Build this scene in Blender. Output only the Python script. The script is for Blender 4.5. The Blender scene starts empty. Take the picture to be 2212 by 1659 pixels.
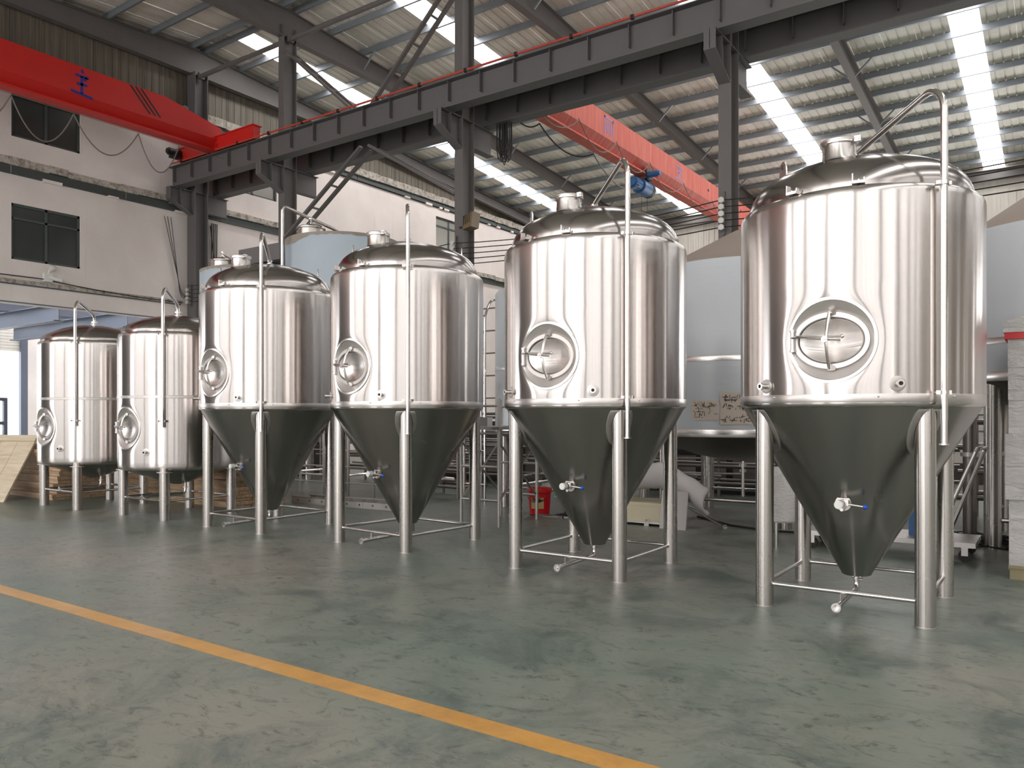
import bpy, math, random
from mathutils import Vector, Matrix
R = math.radians
random.seed(7)
S = bpy.context.scene
COL = S.collection

# ------------------------------------------------------------------ camera, world, light, exposure
cd = bpy.data.cameras.new('camera'); cam = bpy.data.objects.new('camera', cd); COL.objects.link(cam)
cd.sensor_width = 36.0; cd.lens = 36.0 * 1693.6 / 2212.0; cd.shift_y = (896.1 - 829.5) / 2212.0
cd.clip_end = 300
cam.location = (0, 0, 1.5); cam.rotation_euler = (R(90), 0, R(34.846))
S.camera = cam
S.view_settings.view_transform = 'Standard'; S.view_settings.look = 'None'
S.view_settings.exposure = 0.78; S.view_settings.gamma = 1.0
S.view_settings.use_curve_mapping = False
try:
    S.cycles.use_denoising = True
    S.cycles.max_bounces = 10; S.cycles.diffuse_bounces = 5; S.cycles.glossy_bounces = 6
    S.cycles.transmission_bounces = 4; S.cycles.sample_clamp_indirect = 6.0
    S.cycles.caustics_reflective = False; S.cycles.caustics_refractive = False
    S.cycles.blur_glossy = 0.4
except Exception:
    pass
SKYLIGHT = 6.6      # radiance of the translucent roof strips
DAYWIN = 3.2         # radiance of the frosted daylight windows and the added back wall panes
PANEL = 1.0         # radiance of the translucent wall panels of the front wall
W = bpy.data.worlds.new('world'); S.world = W; W.use_nodes = True
bg = W.node_tree.nodes['Background']; bg.inputs[0].default_value = (0.93, 0.96, 1.0, 1); bg.inputs[1].default_value = 3.0

# ------------------------------------------------------------------ materials
def srgb(r, g, b):
    f = lambda c: (c / 255 / 12.92) if c / 255 <= .04045 else ((c / 255 + .055) / 1.055) ** 2.4
    return (f(r), f(g), f(b), 1)
class NT:
    def __init__(s, name):
        s.m = bpy.data.materials.new(name); s.m.use_nodes = True
        s.t = s.m.node_tree; s.b = s.t.nodes['Principled BSDF']; s.tc = None
    def n(s, typ, **kw):
        o = s.t.nodes.new(typ)
        for k, v in kw.items(): setattr(o, k, v)
        return o
    def l(s, a, b): s.t.links.new(a, b)
    def coord(s, scale=(1, 1, 1), gen=False, world=False):
        if world:
            g = s.n('ShaderNodeNewGeometry'); src = g.outputs['Position']
        else:
            tc = s.n('ShaderNodeTexCoord'); src = tc.outputs['Generated' if gen else 'Object']
        mp = s.n('ShaderNodeMapping'); mp.inputs['Scale'].default_value = scale
        s.l(src, mp.inputs[0]); return mp.outputs[0]
    def noise(s, vec, scale, detail=4, rough=.55, dist=0.0, wobj=False):
        o = s.n('ShaderNodeTexNoise'); o.inputs['Scale'].default_value = scale
        o.inputs['Detail'].default_value = detail; o.inputs['Roughness'].default_value = rough
        o.inputs['Distortion'].default_value = dist
        if wobj:
            o.noise_dimensions = '4D'; oi = s.n('ShaderNodeObjectInfo')
            mu = s.n('ShaderNodeMath', operation='MULTIPLY'); mu.inputs[1].default_value = 37.0
            s.l(oi.outputs['Random'], mu.inputs[0]); s.l(mu.outputs[0], o.inputs['W'])
        s.l(vec, o.inputs['Vector']); return o.outputs['Fac']
    def ramp(s, fac, stops):
        o = s.n('ShaderNodeValToRGB'); e = o.color_ramp.elements
        while len(e) < len(stops): e.new(0.5)
        for x, (p, c) in zip(e, stops):
            x.position = p; x.color = c if len(c) == 4 else (*c, 1)
        s.l(fac, o.inputs[0]); return o.outputs[0]
    def mix(s, fac, a, b, mode='MIX'):
        o = s.n('ShaderNodeMixRGB', blend_type=mode)
        for i, x in enumerate((fac, a, b)):
            if hasattr(x, 'links'): s.l(x, o.inputs[i])
            else: o.inputs[i].default_value = x
        return o.outputs[0]
    def bump(s, h, strength=.3, dist=.01):
        o = s.n('ShaderNodeBump'); o.inputs['Strength'].default_value = strength; o.inputs['Distance'].default_value = dist
        s.l(h, o.inputs['Height']); s.l(o.outputs[0], s.b.inputs['Normal'])
    def set(s, **kw):
        for k, v in kw.items():
            i = s.b.inputs[k.replace('_', ' ')]
            if hasattr(v, 'links'): s.l(v, i)
            else: i.default_value = v
        return s
G1 = lambda v: (v, v, v, 1)
MAT = {}
def paint(name, col, rough=.55, var=.12, metal=0, scale=3.0):
    t = NT(name); n = t.noise(t.coord(), scale, 5)
    c = t.mix(n, tuple(x * (1 - var) for x in col[:3]) + (1,), tuple(min(1, x * (1 + var)) for x in col[:3]) + (1,))
    t.set(Base_Color=c, Roughness=rough, Metallic=metal); MAT[name] = t.m; return t
def steel(name, rough, aniso, col=(.67, .632, .612), wav=.0, wscale=2.2, rot=.25, fine=.0):
    t = NT(name); t.set(Metallic=1.0)
    v = t.coord((1, 1, .16)); v2 = t.coord((1, 1, 1))
    n = t.noise(v2, 3.0, 4, wobj=True)
    t.set(Base_Color=t.mix(n, (*[c * .93 for c in col], 1), (*col, 1)))
    rr = t.n('ShaderNodeMapRange'); rr.inputs['To Min'].default_value = rough * .85; rr.inputs['To Max'].default_value = rough * 1.15
    t.l(n, rr.inputs[0]); t.set(Roughness=rr.outputs[0])
    if aniso:
        t.set(Anisotropic=aniso, Anisotropic_Rotation=rot)
        tg = t.n('ShaderNodeTangent', direction_type='RADIAL', axis='Z'); t.l(tg.outputs[0], t.b.inputs['Tangent'])
    if wav:
        h = t.noise(v, wscale, 2, .45, wobj=True); t.bump(h, 1.0, wav)
    MAT[name] = t.m
steel('steel_shell', .21, .95, wav=.003)
steel('steel_cone', .26, .55, col=(.37, .36, .34), wav=.004, wscale=1.6)  # same steel, darkened to carry the dark floor reflection
steel('steel_dome', .2, .45, col=(.41, .38, .365))  # same steel, darkened for the unlit roof it mirrors
steel('steel_leg', .27, .6, col=(.56, .53, .505))
steel('steel_pipe', .2, 0, col=(.72, .69, .67))
steel('steel_bright', .26, 0, col=(.80, .77, .755))
steel('steel_matte', .42, 0, col=(.60, .57, .55))
steel('steel_band', .34, .6, col=(.74, .705, .685)); steel('steel_soft', .5, 0, col=(.74, .71, .69))
steel('steel_dark', .38, 0, col=(.26, .235, .22))
paint('struct_grey', srgb(104, 100, 98), .6, .10)
paint('struct_dark', srgb(100, 97, 97), .6, .10)
paint('struct_green', srgb(72, 78, 76), .6, .12)
paint('galv', srgb(138, 144, 151), .45, .10, .35)
paint('annex_steel', srgb(92, 98, 112), .5, .08)  # bluish light and haze of the opening mixed into the steel colour
paint('crane_red', srgb(205, 40, 34), .45, .06, scale=1.2)
paint('black', srgb(34, 33, 33), .5, .1)
paint('rubber', srgb(44, 42, 40), .7, .1)
paint('cable_grey', srgb(120, 112, 106), .6, .1)
paint('blue_motor', srgb(58, 102, 152), .4, .08)
paint('blue_ball', srgb(20, 84, 200), .35, .03)
paint('white_plastic', srgb(226, 226, 222), .45, .03)
paint('porcelain', srgb(205, 202, 196), .25, .04)
paint('rail_red', srgb(186, 70, 52), .55, .12)
paint('win_frame', srgb(72, 80, 78), .5, .06)
paint('paper', srgb(214, 200, 186), .8, .05, scale=9)
paint('ink', srgb(40, 36, 40), .8, .02)
paint('blue_ink', srgb(58, 56, 140), .8, .05)
paint('pale_ink', srgb(150, 140, 190), .8, .08)
paint('cream', srgb(226, 216, 186), .6, .05, scale=7)
paint('bucket_red', srgb(214, 28, 34), .35, .05)
paint('bucket_label', srgb(206, 170, 120), .6, .12, scale=12)
paint('cloth', srgb(206, 200, 198), .85, .05)
paint('brown_film', srgb(150, 138, 126), .6, .12)
paint('tan_wall', srgb(172, 160, 146), .8, .10, scale=.8)
paint('dark_machine', srgb(64, 58, 56), .55, .2)
paint('orange_paint', srgb(226, 130, 60), .5, .06)
paint('lamp_amber', srgb(112, 92, 62), .4, .1)
paint('yellow_grey', srgb(150, 140, 110), .7, .1)

def crane_faded():
    t = NT('crane_faded'); v = t.coord((1, 6, .35)); n = t.noise(v, 1.4, 6, .65)
    t.set(Base_Color=t.ramp(n, [(.3, srgb(192, 76, 62)), (.55, srgb(200, 98, 82)), (.75, srgb(210, 132, 112))]), Roughness=.6); MAT['crane_faded'] = t.m
crane_faded()
def wood(name, a, b, sc=(1, 8, 8)):
    t = NT(name); n = t.noise(t.coord(sc), 2.2, 6, .6, .6)
    t.set(Base_Color=t.ramp(n, [(.3, a), (.7, b)]), Roughness=.75); MAT[name] = t.m
wood('plywood', srgb(200, 184, 158), srgb(226, 214, 190)); wood('plank', srgb(160, 132, 104), srgb(206, 178, 146))
def plaster():
    t = NT('plaster'); v = t.coord(world=True)
    n = t.noise(v, .5, 6, .6); f = t.noise(v, 9, 5, .7); st = t.noise(t.coord((4, 4, .22), world=True), 1.1, 5, .6)
    c = t.ramp(n, [(.3, srgb(220, 210, 206)), (.7, srgb(236, 228, 224))])
    c = t.mix(t.ramp(st, [(.64, G1(0)), (.76, G1(.4))]), c, srgb(184, 172, 162))
    c = t.mix(t.ramp(f, [(.66, G1(0)), (.8, G1(.3))]), c, srgb(196, 186, 176))
    t.set(Base_Color=c, Roughness=.85); t.bump(f, .35, .01); MAT['plaster'] = t.m
    t = NT('ledge'); v = t.coord(world=True); f = t.noise(v, 7, 6, .7)
    t.set(Base_Color=t.ramp(f, [(.35, srgb(120, 112, 104)), (.5, srgb(176, 168, 158)), (.7, srgb(204, 198, 190))]), Roughness=.95)
    t.bump(f, .9, .03); MAT['ledge'] = t.m
plaster()
def cladding(name, a, b, streak):
    t = NT(name); v = t.coord((5, 5, .25), world=True); n = t.noise(v, 1.2, 5, .6)
    t.set(Base_Color=t.mix(t.ramp(n, [(.35, G1(0)), (.75, G1(1))]), a, b), Roughness=.6, Metallic=.0); MAT[name] = t.m
cladding('clad_dark', srgb(96, 91, 82), srgb(128, 120, 104), 1)
cladding('clad_white', srgb(214, 208, 198), srgb(228, 222, 214), 0)
def roof():
    t = NT('roof_sheet'); v = t.coord((3, .5, 1), world=True); n = t.noise(v, .7, 5, .6); n2 = t.noise(t.coord((1, 1, 1), world=True), .35, 3)
    c = t.ramp(n, [(.35, srgb(222, 217, 207)), (.6, srgb(238, 234, 226))])
    c = t.mix(t.ramp(n2, [(.6, G1(0)), (.8, G1(.3))]), c, srgb(210, 198, 176))
    t.set(Base_Color=c, Roughness=.5); MAT['roof_sheet'] = t.m
roof()
def emit(name, col, st, dirt=False):
    t = NT(name); t.set(Base_Color=G1(.6), Roughness=.5)
    c = col
    if dirt:
        n = t.noise(t.coord((2, .35, 1), world=True), 2.3, 5, .6)
        c = t.ramp(n, [(.3, srgb(250, 236, 210)), (.42, col), (1, col)])
        n2 = t.noise(t.coord(world=True), 3.1, 4, .7)
        c = t.mix(t.ramp(n2, [(.70, G1(0)), (.76, G1(.9))]), c, srgb(150, 110, 70))
    t.set(Emission_Color=c, Emission_Strength=st); MAT[name] = t.m
emit('skylight', (1, .98, .97, 1), SKYLIGHT, True)
emit('day_window', (1, .97, .955, 1), DAYWIN)
emit('high_fill', (1, .97, .955, 1), DAYWIN * 1.8)
emit('day_panel', (1, .96, .945, 1), PANEL)
emit('dim_glow', (1, .94, .90, 1), PANEL * .45)  # faint glow put in for the lit walls at the right
def glass_dark():
    t = NT('glass_dark'); n = t.noise(t.coord((1, 1, .5), world=True), 1.5, 4)
    t.set(Base_Color=t.mix(n, srgb(52, 58, 58), srgb(74, 78, 76)), Roughness=.18); t.set(Specular_IOR_Level=.5); MAT['glass_dark'] = t.m
    t = NT('glass_pale'); t.set(Base_Color=srgb(150, 148, 142), Roughness=.2); MAT['glass_pale'] = t.m
glass_dark()
def film():
    t = NT('film'); v = t.coord((1, 1, .3), world=True); n = t.noise(v, 1.6, 5, .6); w = t.noise(t.coord((1, 1, 3), world=True), 5, 4, .6)
    t.set(Base_Color=t.mix(n, srgb(188, 193, 199), srgb(206, 210, 214)), Roughness=.28, Specular_IOR_Level=.6)
    t.bump(w, .25, .01); MAT['film'] = t.m
    t = NT('film_blue'); n = t.noise(t.coord(world=True), 1.1, 5, .6)
    t.set(Base_Color=t.mix(n, srgb(166, 180, 192), srgb(190, 202, 210)), Roughness=.35); MAT['film_blue'] = t.m
    t = NT('cone_roof'); n = t.noise(t.coord(world=True), 2.0, 4, .6)
    t.set(Base_Color=t.mix(n, srgb(140, 126, 116), srgb(156, 142, 132)), Roughness=.7); MAT['cone_roof'] = t.m
    t = NT('shrink_wrap'); w = t.noise(t.coord((1, 1, 2.2), world=True), 7, 7, .68, 1.6); n = t.noise(t.coord(world=True), 2, 4)
    t.set(Base_Color=t.mix(n, srgb(210, 205, 203), srgb(236, 232, 229)), Roughness=.22, Specular_IOR_Level=.8)
    t.bump(w, .8, .035); MAT['shrink_wrap'] = t.m
film()
def floor_mat():
    t = NT('floor_paint'); v = t.coord(world=True)
    big = t.noise(v, .35, 5, .6); mid = t.noise(v, 1.3, 10, .74, .6); fine = t.noise(t.coord((1.0, 1.9, 1), world=True), 5, 10, .78, 1.6)
    scr = t.noise(t.coord((2.2, 6, 1), world=True), 3.2, 9, .8, 2.6)
    c = t.ramp(big, [(.3, srgb(100, 120, 110)), (.5, srgb(122, 127, 116)), (.7, srgb(143, 136, 126))])
    c = t.mix(t.ramp(mid, [(.36, G1(.85)), (.52, G1(0))]), c, srgb(70, 86, 80))
    c = t.mix(t.ramp(mid, [(.55, G1(0)), (.72, G1(.5))]), c, srgb(148, 144, 134))
    c = t.mix(t.ramp(fine, [(.36, G1(.75)), (.47, G1(0))]), c, srgb(50, 58, 54))
    c = t.mix(t.ramp(scr, [(.58, G1(0)), (.68, G1(.6))]), c, srgb(160, 158, 150))
    t.set(Base_Color=c, Roughness=t.ramp(mid, [(.3, G1(.32)), (.7, G1(.5))]), Specular_IOR_Level=.6)
    t.bump(fine, .2, .005); MAT['floor_paint'] = t.m
    t = NT('line_paint'); f = t.noise(t.coord(world=True), 3, 8, .7, .6); k = t.noise(t.coord((1, 3, 1), world=True), 5, 8, .8, 2)
    c = t.ramp(f, [(.3, srgb(176, 128, 60)), (.6, srgb(204, 150, 66)), (.8, srgb(196, 152, 90))])
    c = t.mix(t.ramp(k, [(.30, G1(.8)), (.36, G1(0))]), c, srgb(110, 90, 60))
    t.set(Base_Color=c, Roughness=.36); MAT['line_paint'] = t.m
    t = NT('ground_out'); n = t.noise(t.coord(world=True), .5, 5)
    t.set(Base_Color=t.mix(n, srgb(190, 190, 188), srgb(212, 210, 206)), Roughness=.9); MAT['ground_out'] = t.m
floor_mat()

# ------------------------------------------------------------------ mesh builder
class MB:
    def __init__(s): s.v = []; s.f = []
    def add(s, vs, fs):
        o = len(s.v); s.v += [tuple(x) for x in vs]; s.f += [tuple(o + i for i in f) for f in fs]; return s
    def box(s, a, b):
        (x0, y0, z0), (x1, y1, z1) = a, b
        return s.add([(x0, y0, z0), (x1, y0, z0), (x1, y1, z0), (x0, y1, z0), (x0, y0, z1), (x1, y0, z1), (x1, y1, z1), (x0, y1, z1)],
                     [(0, 3, 2, 1), (4, 5, 6, 7), (0, 1, 5, 4), (1, 2, 6, 5), (2, 3, 7, 6), (3, 0, 4, 7)])
    def bar(s, p0, p1, w, h, up=(0, 0, 1)):
        p0, p1 = Vector(p0), Vector(p1); d = (p1 - p0).normalized(); u = Vector(up)
        if abs(d.dot(u)) > .98: u = Vector((0, 1, 0))
        x = d.cross(u).normalized(); z = x.cross(d).normalized(); x *= w / 2; z *= h / 2
        return s.add([p0 - x - z, p0 + x - z, p0 + x + z, p0 - x + z, p1 - x - z, p1 + x - z, p1 + x + z, p1 - x + z],
                     [(0, 3, 2, 1), (4, 5, 6, 7), (0, 1, 5, 4), (1, 2, 6, 5), (2, 3, 7, 6), (3, 0, 4, 7)])
    def ibeam(s, p0, p1, w, h, tf=.02, tw=.014, up=(0, 0, 1)):
        p0, p1 = Vector(p0), Vector(p1); d = (p1 - p0).normalized(); u = Vector(up)
        if abs(d.dot(u)) > .98: u = Vector((0, 1, 0))
        x = d.cross(u).normalized(); z = x.cross(d).normalized(); o = z * (h / 2 - tf / 2)
        s.bar(p0 + o, p1 + o, w, tf, z); s.bar(p0 - o, p1 - o, w, tf, z); s.bar(p0, p1, tw, h - 2 * tf, z); return s
    def tube(s, pts, r, n=12, caps=True):
        pts = [Vector(p) for p in pts]; rs = r if isinstance(r, (list, tuple)) else [r] * len(pts)
        rings = []; prev = None
        for i, p in enumerate(pts):
            d = ((pts[min(i + 1, len(pts) - 1)] - pts[i]).normalized() + (pts[i] - pts[max(i - 1, 0)]).normalized()).normalized()
            if prev is None:
                a = Vector((0, 0, 1)) if abs(d.z) < .9 else Vector((1, 0, 0)); x = d.cross(a).normalized()
            else: x = (prev - d * prev.dot(d)).normalized()
            prev = x; y = d.cross(x)
            rings.append([p + (x * math.cos(t) + y * math.sin(t)) * rs[i] for t in [2 * math.pi * k / n for k in range(n)]])
        o = [q for g in rings for q in g]; f = []
        for i in range(len(pts) - 1):
            for k in range(n): f.append((i * n + k, i * n + (k + 1) % n, (i + 1) * n + (k + 1) % n, (i + 1) * n + k))
        if caps: f.append(tuple(range(n - 1, -1, -1))); f.append(tuple((len(pts) - 1) * n + k for k in range(n)))
        return s.add(o, f)
    def cyl(s, p0, p1, r0, r1=None, n=16, caps=True): return s.tube([p0, p1], [r0, r0 if r1 is None else r1], n, caps)
    def ring(s, p0, p1, ro, ri, n=20):
        p0, p1 = Vector(p0), Vector(p1); d = (p1 - p0).normalized(); a = Vector((0, 0, 1)) if abs(d.z) < .9 else Vector((1, 0, 0))
        x = d.cross(a).normalized(); y = d.cross(x); vs = []
        for p, q in ((p0, ro), (p1, ro), (p1, ri), (p0, ri)):
            vs += [p + (x * math.cos(t) + y * math.sin(t)) * q for t in [2 * math.pi * k / n for k in range(n)]]
        f = [(i * n + k, i * n + (k + 1) % n, ((i + 1) % 4) * n + (k + 1) % n, ((i + 1) % 4) * n + k) for i in range(4) for k in range(n)]
        return s.add(vs, f)
    def lathe(s, prof, n=48, c=(0, 0)):
        vs = []; f = []; idx = []
        for r, z in prof:
            if r < 1e-5: idx.append([len(vs)]); vs.append((c[0], c[1], z))
            else:
                idx.append(list(range(len(vs), len(vs) + n)))
                vs += [(c[0] + r * math.cos(2 * math.pi * k / n), c[1] + r * math.sin(2 * math.pi * k / n), z) for k in range(n)]
        for a, b in zip(idx, idx[1:]):
            for k in range(n):
                k2 = (k + 1) % n
                if len(a) == 1 and len(b) == 1: continue
                if len(a) == 1: f.append((a[0], b[k2], b[k]))
                elif len(b) == 1: f.append((a[k], a[k2], b[0]))
                else: f.append((a[k], a[k2], b[k2], b[k]))
        return s.add(vs, f)
    def prism(s, poly, ax, a0, a1):
        n = len(poly); P = {'x': lambda a, u, v: (a, u, v), 'y': lambda a, u, v: (u, a, v), 'z': lambda a, u, v: (u, v, a)}[ax]
        vs = [P(a0, *q) for q in poly] + [P(a1, *q) for q in poly]
        return s.add(vs, [tuple(range(n - 1, -1, -1)), tuple(range(n, 2 * n))] + [(i, (i + 1) % n, n + (i + 1) % n, n + i) for i in range(n)])
    def sphere(s, c, r, n=14, m=8, sz=1.0):
        return s.lathe([(max(0, r * math.cos(t)) if 0 < i < m else 0, c[2] + r * sz * math.sin(t)) for i, t in enumerate([-math.pi / 2 + math.pi * i / m for i in range(m + 1)])], n, c[:2])
    def torus(s, c, ro, r, ax='z', n=32, m=10):
        pts = []
        for k in range(n):
            t = 2 * math.pi * k / n; u, v = ro * math.cos(t), ro * math.sin(t)
            pts.append({'z': (u, v, 0), 'x': (0, u, v), 'y': (u, 0, v)}[ax])
        pts = [Vector(c) + Vector(p) for p in pts]; vs = []; f = []
        for k, p in enumerate(pts):
            o = (p - Vector(c)).normalized(); w = {'z': Vector((0, 0, 1)), 'x': Vector((1, 0, 0)), 'y': Vector((0, 1, 0))}[ax]
            vs += [p + (o * math.cos(q) + w * math.sin(q)) * r for q in [2 * math.pi * j / m for j in range(m)]]
        for k in range(n):
            for j in range(m): f.append((k * m + j, k * m + (j + 1) % m, ((k + 1) % n) * m + (j + 1) % m, ((k + 1) % n) * m + j))
        return s.add(vs, f)
    def build(s, name, mat, parent=None, loc=(0, 0, 0), rotz=0, angle=35, flip=True):
        me = bpy.data.meshes.new(name); me.from_pydata(s.v, [], s.f)
        import bmesh
        bm = bmesh.new(); bm.from_mesh(me); bmesh.ops.recalc_face_normals(bm, faces=bm.faces); bm.to_mesh(me); bm.free()
        me.polygons.foreach_set('use_smooth', [True] * len(me.polygons)); me.set_sharp_from_angle(angle=R(angle))
        me.materials.append(MAT[mat]); return link(name, me, parent, loc, rotz)
def link(name, me, parent=None, loc=(0, 0, 0), rotz=0):
    o = bpy.data.objects.new(name, me); COL.objects.link(o); o.parent = parent; o.location = loc; o.rotation_euler = (0, 0, rotz); return o
def bend(pts, r, n=6):
    pts = [Vector(p) for p in pts]; out = [pts[0]]
    for a, b, c in zip(pts, pts[1:], pts[2:]):
        d0, d1 = (a - b), (c - b); q = min(r, d0.length * .49, d1.length * .49); p0, p1 = b + d0.normalized() * q, b + d1.normalized() * q
        for i in range(n + 1):
            t = i / n; out.append(p0 * (1 - t) ** 2 + b * 2 * t * (1 - t) + p1 * t * t)
    return out + [pts[-1]]
def tag(o, label, cat, group=None):
    o['label'] = label; o['category'] = cat
    if group: o['group'] = group
    return o
def thing(name, label, cat, loc=(0, 0, 0), rotz=0, group=None):
    return tag(link(name, None, None, loc, rotz), label, cat, group)
def struct(o): o['kind'] = 'structure'; return o
def stuff(o): o['kind'] = 'stuff'; return o
def dup(root, loc, rotz, label, group=None):
    r = root.copy(); COL.objects.link(r); r.location = loc; r.rotation_euler = (0, 0, rotz); r['label'] = label
    if group: r['group'] = group
    for ch in list(root.children):
        c = ch.copy(); COL.objects.link(c); c.parent = r
        for g in ch.children:
            d = g.copy(); COL.objects.link(d); d.parent = c
    return r
def strokes(mb, lines, o, ux, uz, w, out=.004):
    o, ux, uz = Vector(o), Vector(ux), Vector(uz); nrm = ux.cross(uz).normalized()
    for ln in lines:
        for (a, b), (c, d) in zip(ln, ln[1:]): mb.bar(o + ux * a + uz * b, o + ux * c + uz * d, w, out, nrm)
    return mb

# ------------------------------------------------------------------ setting: floor, walls, roof
XL, XR, YF, YB, YR = -24.75, 40.0, -9.0, 41.2, 16.1
roofz = lambda y: 14.36 - .07 * abs(y - YR)
COLX = [-19.75, -12.72, -5.67, 1.38, 8.43, 15.5, 22.5, 29.5, 36.5]
fl = struct(MB().box((XL - 9, YF - .3, -.25), (XR + .3, YB + .3, 0)).build('floor', 'floor_paint'))
MB().box((-26, 2.955, 0.0), (38, 3.095, .002)).build('painted_line', 'line_paint', fl)
struct(MB().box((-90, -60, -.4), (XL - 9, 90, -.05)).build('ground', 'ground_out'))

# gable wall (left): plaster with openings
WI = [(10.3, 12.25, 6.0, 7.62), (10.3, 12.25, 9.55, 11.2), (17.5, 19.65, 9.72, 11.2), (29.1, 31.2, 9.2, 11.15)]
OP = (2.0, 14.75, 0.0, 4.72)
def wall_with_holes(name, mat, holes, y0, y1, z0, z1, x0, x1):
    ys = sorted({y0, y1, *[h[0] for h in holes], *[h[1] for h in holes]}); m = MB()
    for a, b in zip(ys, ys[1:]):
        hs = sorted([(h[2], h[3]) for h in holes if h[0] <= a and h[1] >= b]); z = z0
        for p, q in hs:
            if p > z: m.box((x0, a, z), (x1, b, p))
            z = q
        if z < z1: m.box((x0, a, z), (x1, b, z1))
    return m.build(name, mat)
gw = struct(wall_with_holes('wall_left', 'plaster', WI + [OP], YF, YB, 0, 11.55, XL - .25, XL))
def gable_prism(m, x0, x1, zb):
    m.prism([(YF, zb), (YB, zb), (YB, roofz(YB) + .05), (YR, roofz(YR) + .05), (YF, roofz(YF) + .05)], 'x', x0, x1)
m = MB(); gable_prism(m, XL - .25, XL - .12, 11.55); m.build('cladding_backing', 'clad_dark', gw)
y = YF + .1
while y < YB - .3:                                   # dark ribbed cladding sheets of the gable top
    m = MB(); top = min(roofz(y), roofz(y + .8)) - .05
    m.box((XL - .12, y, 12.1), (XL - .095, y + .785, top))
    for k in range(3): m.box((XL - .095, y + .06 + k * .27, 12.1), (XL - .08, y + .12 + k * .27, top))
    m.build('cladding_sheet', 'clad_dark', gw); y += .8
rr = random.Random(3)
def ledge(zb, zt, name='ledge'):
    m = MB(); ys = [YF + .5 + i * .55 for i in range(int((YB - YF - 1) / .55))]
    for a in ys:
        d = rr.uniform(0, .05); m.box((XL - .02, a, zb - d), (XL + .08 + rr.uniform(0, .03), a + .55, zt + rr.uniform(-.02, .03)))
    return stuff(m.build(name, 'ledge', gw))
ledge(8.72, 8.9); ledge(11.85, 12.12); 
m = MB(); m.box((XL - .02, YF, 5.3), (XL + .07, 15.6, 5.42)); stuff(m.build('ledge', 'ledge', gw))
for z0, z1 in ((8.44, 8.72), (11.58, 11.84)):
    ys = [YF + .5] + [YF + 2.3 + i * 3.4 for i in range(14)] + [YB - .2]
    for a, b in zip(ys, ys[1:]):
        m = MB(); m.box((XL + .0, a, z0), (XL + .02, b - .03, z1)); m.box((XL, a, z0), (XL + .09, b - .03, z0 + .02)); m.box((XL, a, z1 - .02), (XL + .09, b - .03, z1))
        m.build('wall_girt', 'struct_green', gw)
m = MB()
for i in range(70):                                   # ragged plaster edge under the girts
    a = rr.uniform(YF + 1, YB - 1); z = rr.choice([8.44, 11.58, 11.58]); m.box((XL, a, z - .04), (XL + .095, a + rr.uniform(.1, .6), z + rr.uniform(.01, .06)))
stuff(m.build('plaster_edge', 'plaster', gw))
for i, (a, b, z0, z1) in enumerate(WI):
    f = MB(); x0, x1 = XL - .14, XL - .06
    t = .07; mid = (a + b) / 2; tz = z1 - .42 if i != 1 else z1 - .42
    f.box((x0, a, z0), (x1, b, z0 + t)); f.box((x0, a, z1 - t), (x1, b, z1)); f.box((x0, a, z0), (x1, a + t, z1)); f.box((x0, b - t, z0), (x1, b, z1))
    f.box((x0, mid - t / 2, z0), (x1, mid + t / 2, z1)); f.box((x0, a, tz - .03), (x1, b, tz + .03))
    w = struct(f.build('window_%d' % (i + 1), 'win_frame'))
    for (p, q) in ((a + t, mid - t / 2), (mid + t / 2, b - t)):
        for (u, v) in ((z0 + t, tz - .03), (tz + .03, z1 - t)):
            MB().box((XL - .115, p, u), (XL - .1, q, v)).build('pane', 'glass_dark' if i < 2 else 'glass_pale', w)

m = MB()
for k in range(64): m.box((XL, -8.6, .1 + k * .11), (XL + .03, 1.6, .19 + k * .11)); m.box((XL, -8.6, .19 + k * .11), (XL + .015, 1.6, .21 + k * .11))
struct(m.build('added_dark_shutter', 'struct_dark'))  # unseen dark shutter, added to mirror as a dark band in the tanks
# lintel and annex beyond the opening
an = struct(MB().ibeam((XL - .12, 1.0, 5.02), (XL - .12, 15.6, 5.02), .28, .55, .03).build('trim_1', 'annex_steel'))
for yy in (6.0, 9.2, 11.75, 13.9):
    MB().ibeam((XL - .3, yy, 4.62), (-33.2, yy, 4.62), .3, .52, .03).build('annex_beam', 'annex_steel', an)
for xx in (-28.3, -31.2):
    MB().ibeam((xx, 1.0, 5.1), (xx, 20, 5.1), .25, .4, .03).build('annex_beam', 'annex_steel', an)
struct(MB().box((-33.6, 14.45, -.2), (-33.3, 22, 5.5)).build('wall_annex_end', 'plaster'))
struct(MB().box((-33.4, 19.5, -.2), (XL - .3, 19.8, 5.5)).build('wall_annex_side', 'plaster'))
m = MB()
for k in range(12):
    z = 3.98 + k * .115; m.box((-33.45, 1.0, z), (-33.41, 14.45, z + .075)); m.box((-33.44, 1.0, z + .075), (-33.42, 14.45, z + .115))
struct(m.build('door_1', 'clad_white'))
MB().box((-33.5, 14.2, 0), (-33.3, 14.45, 5.4)).build('door_post', 'annex_steel', an)

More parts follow.
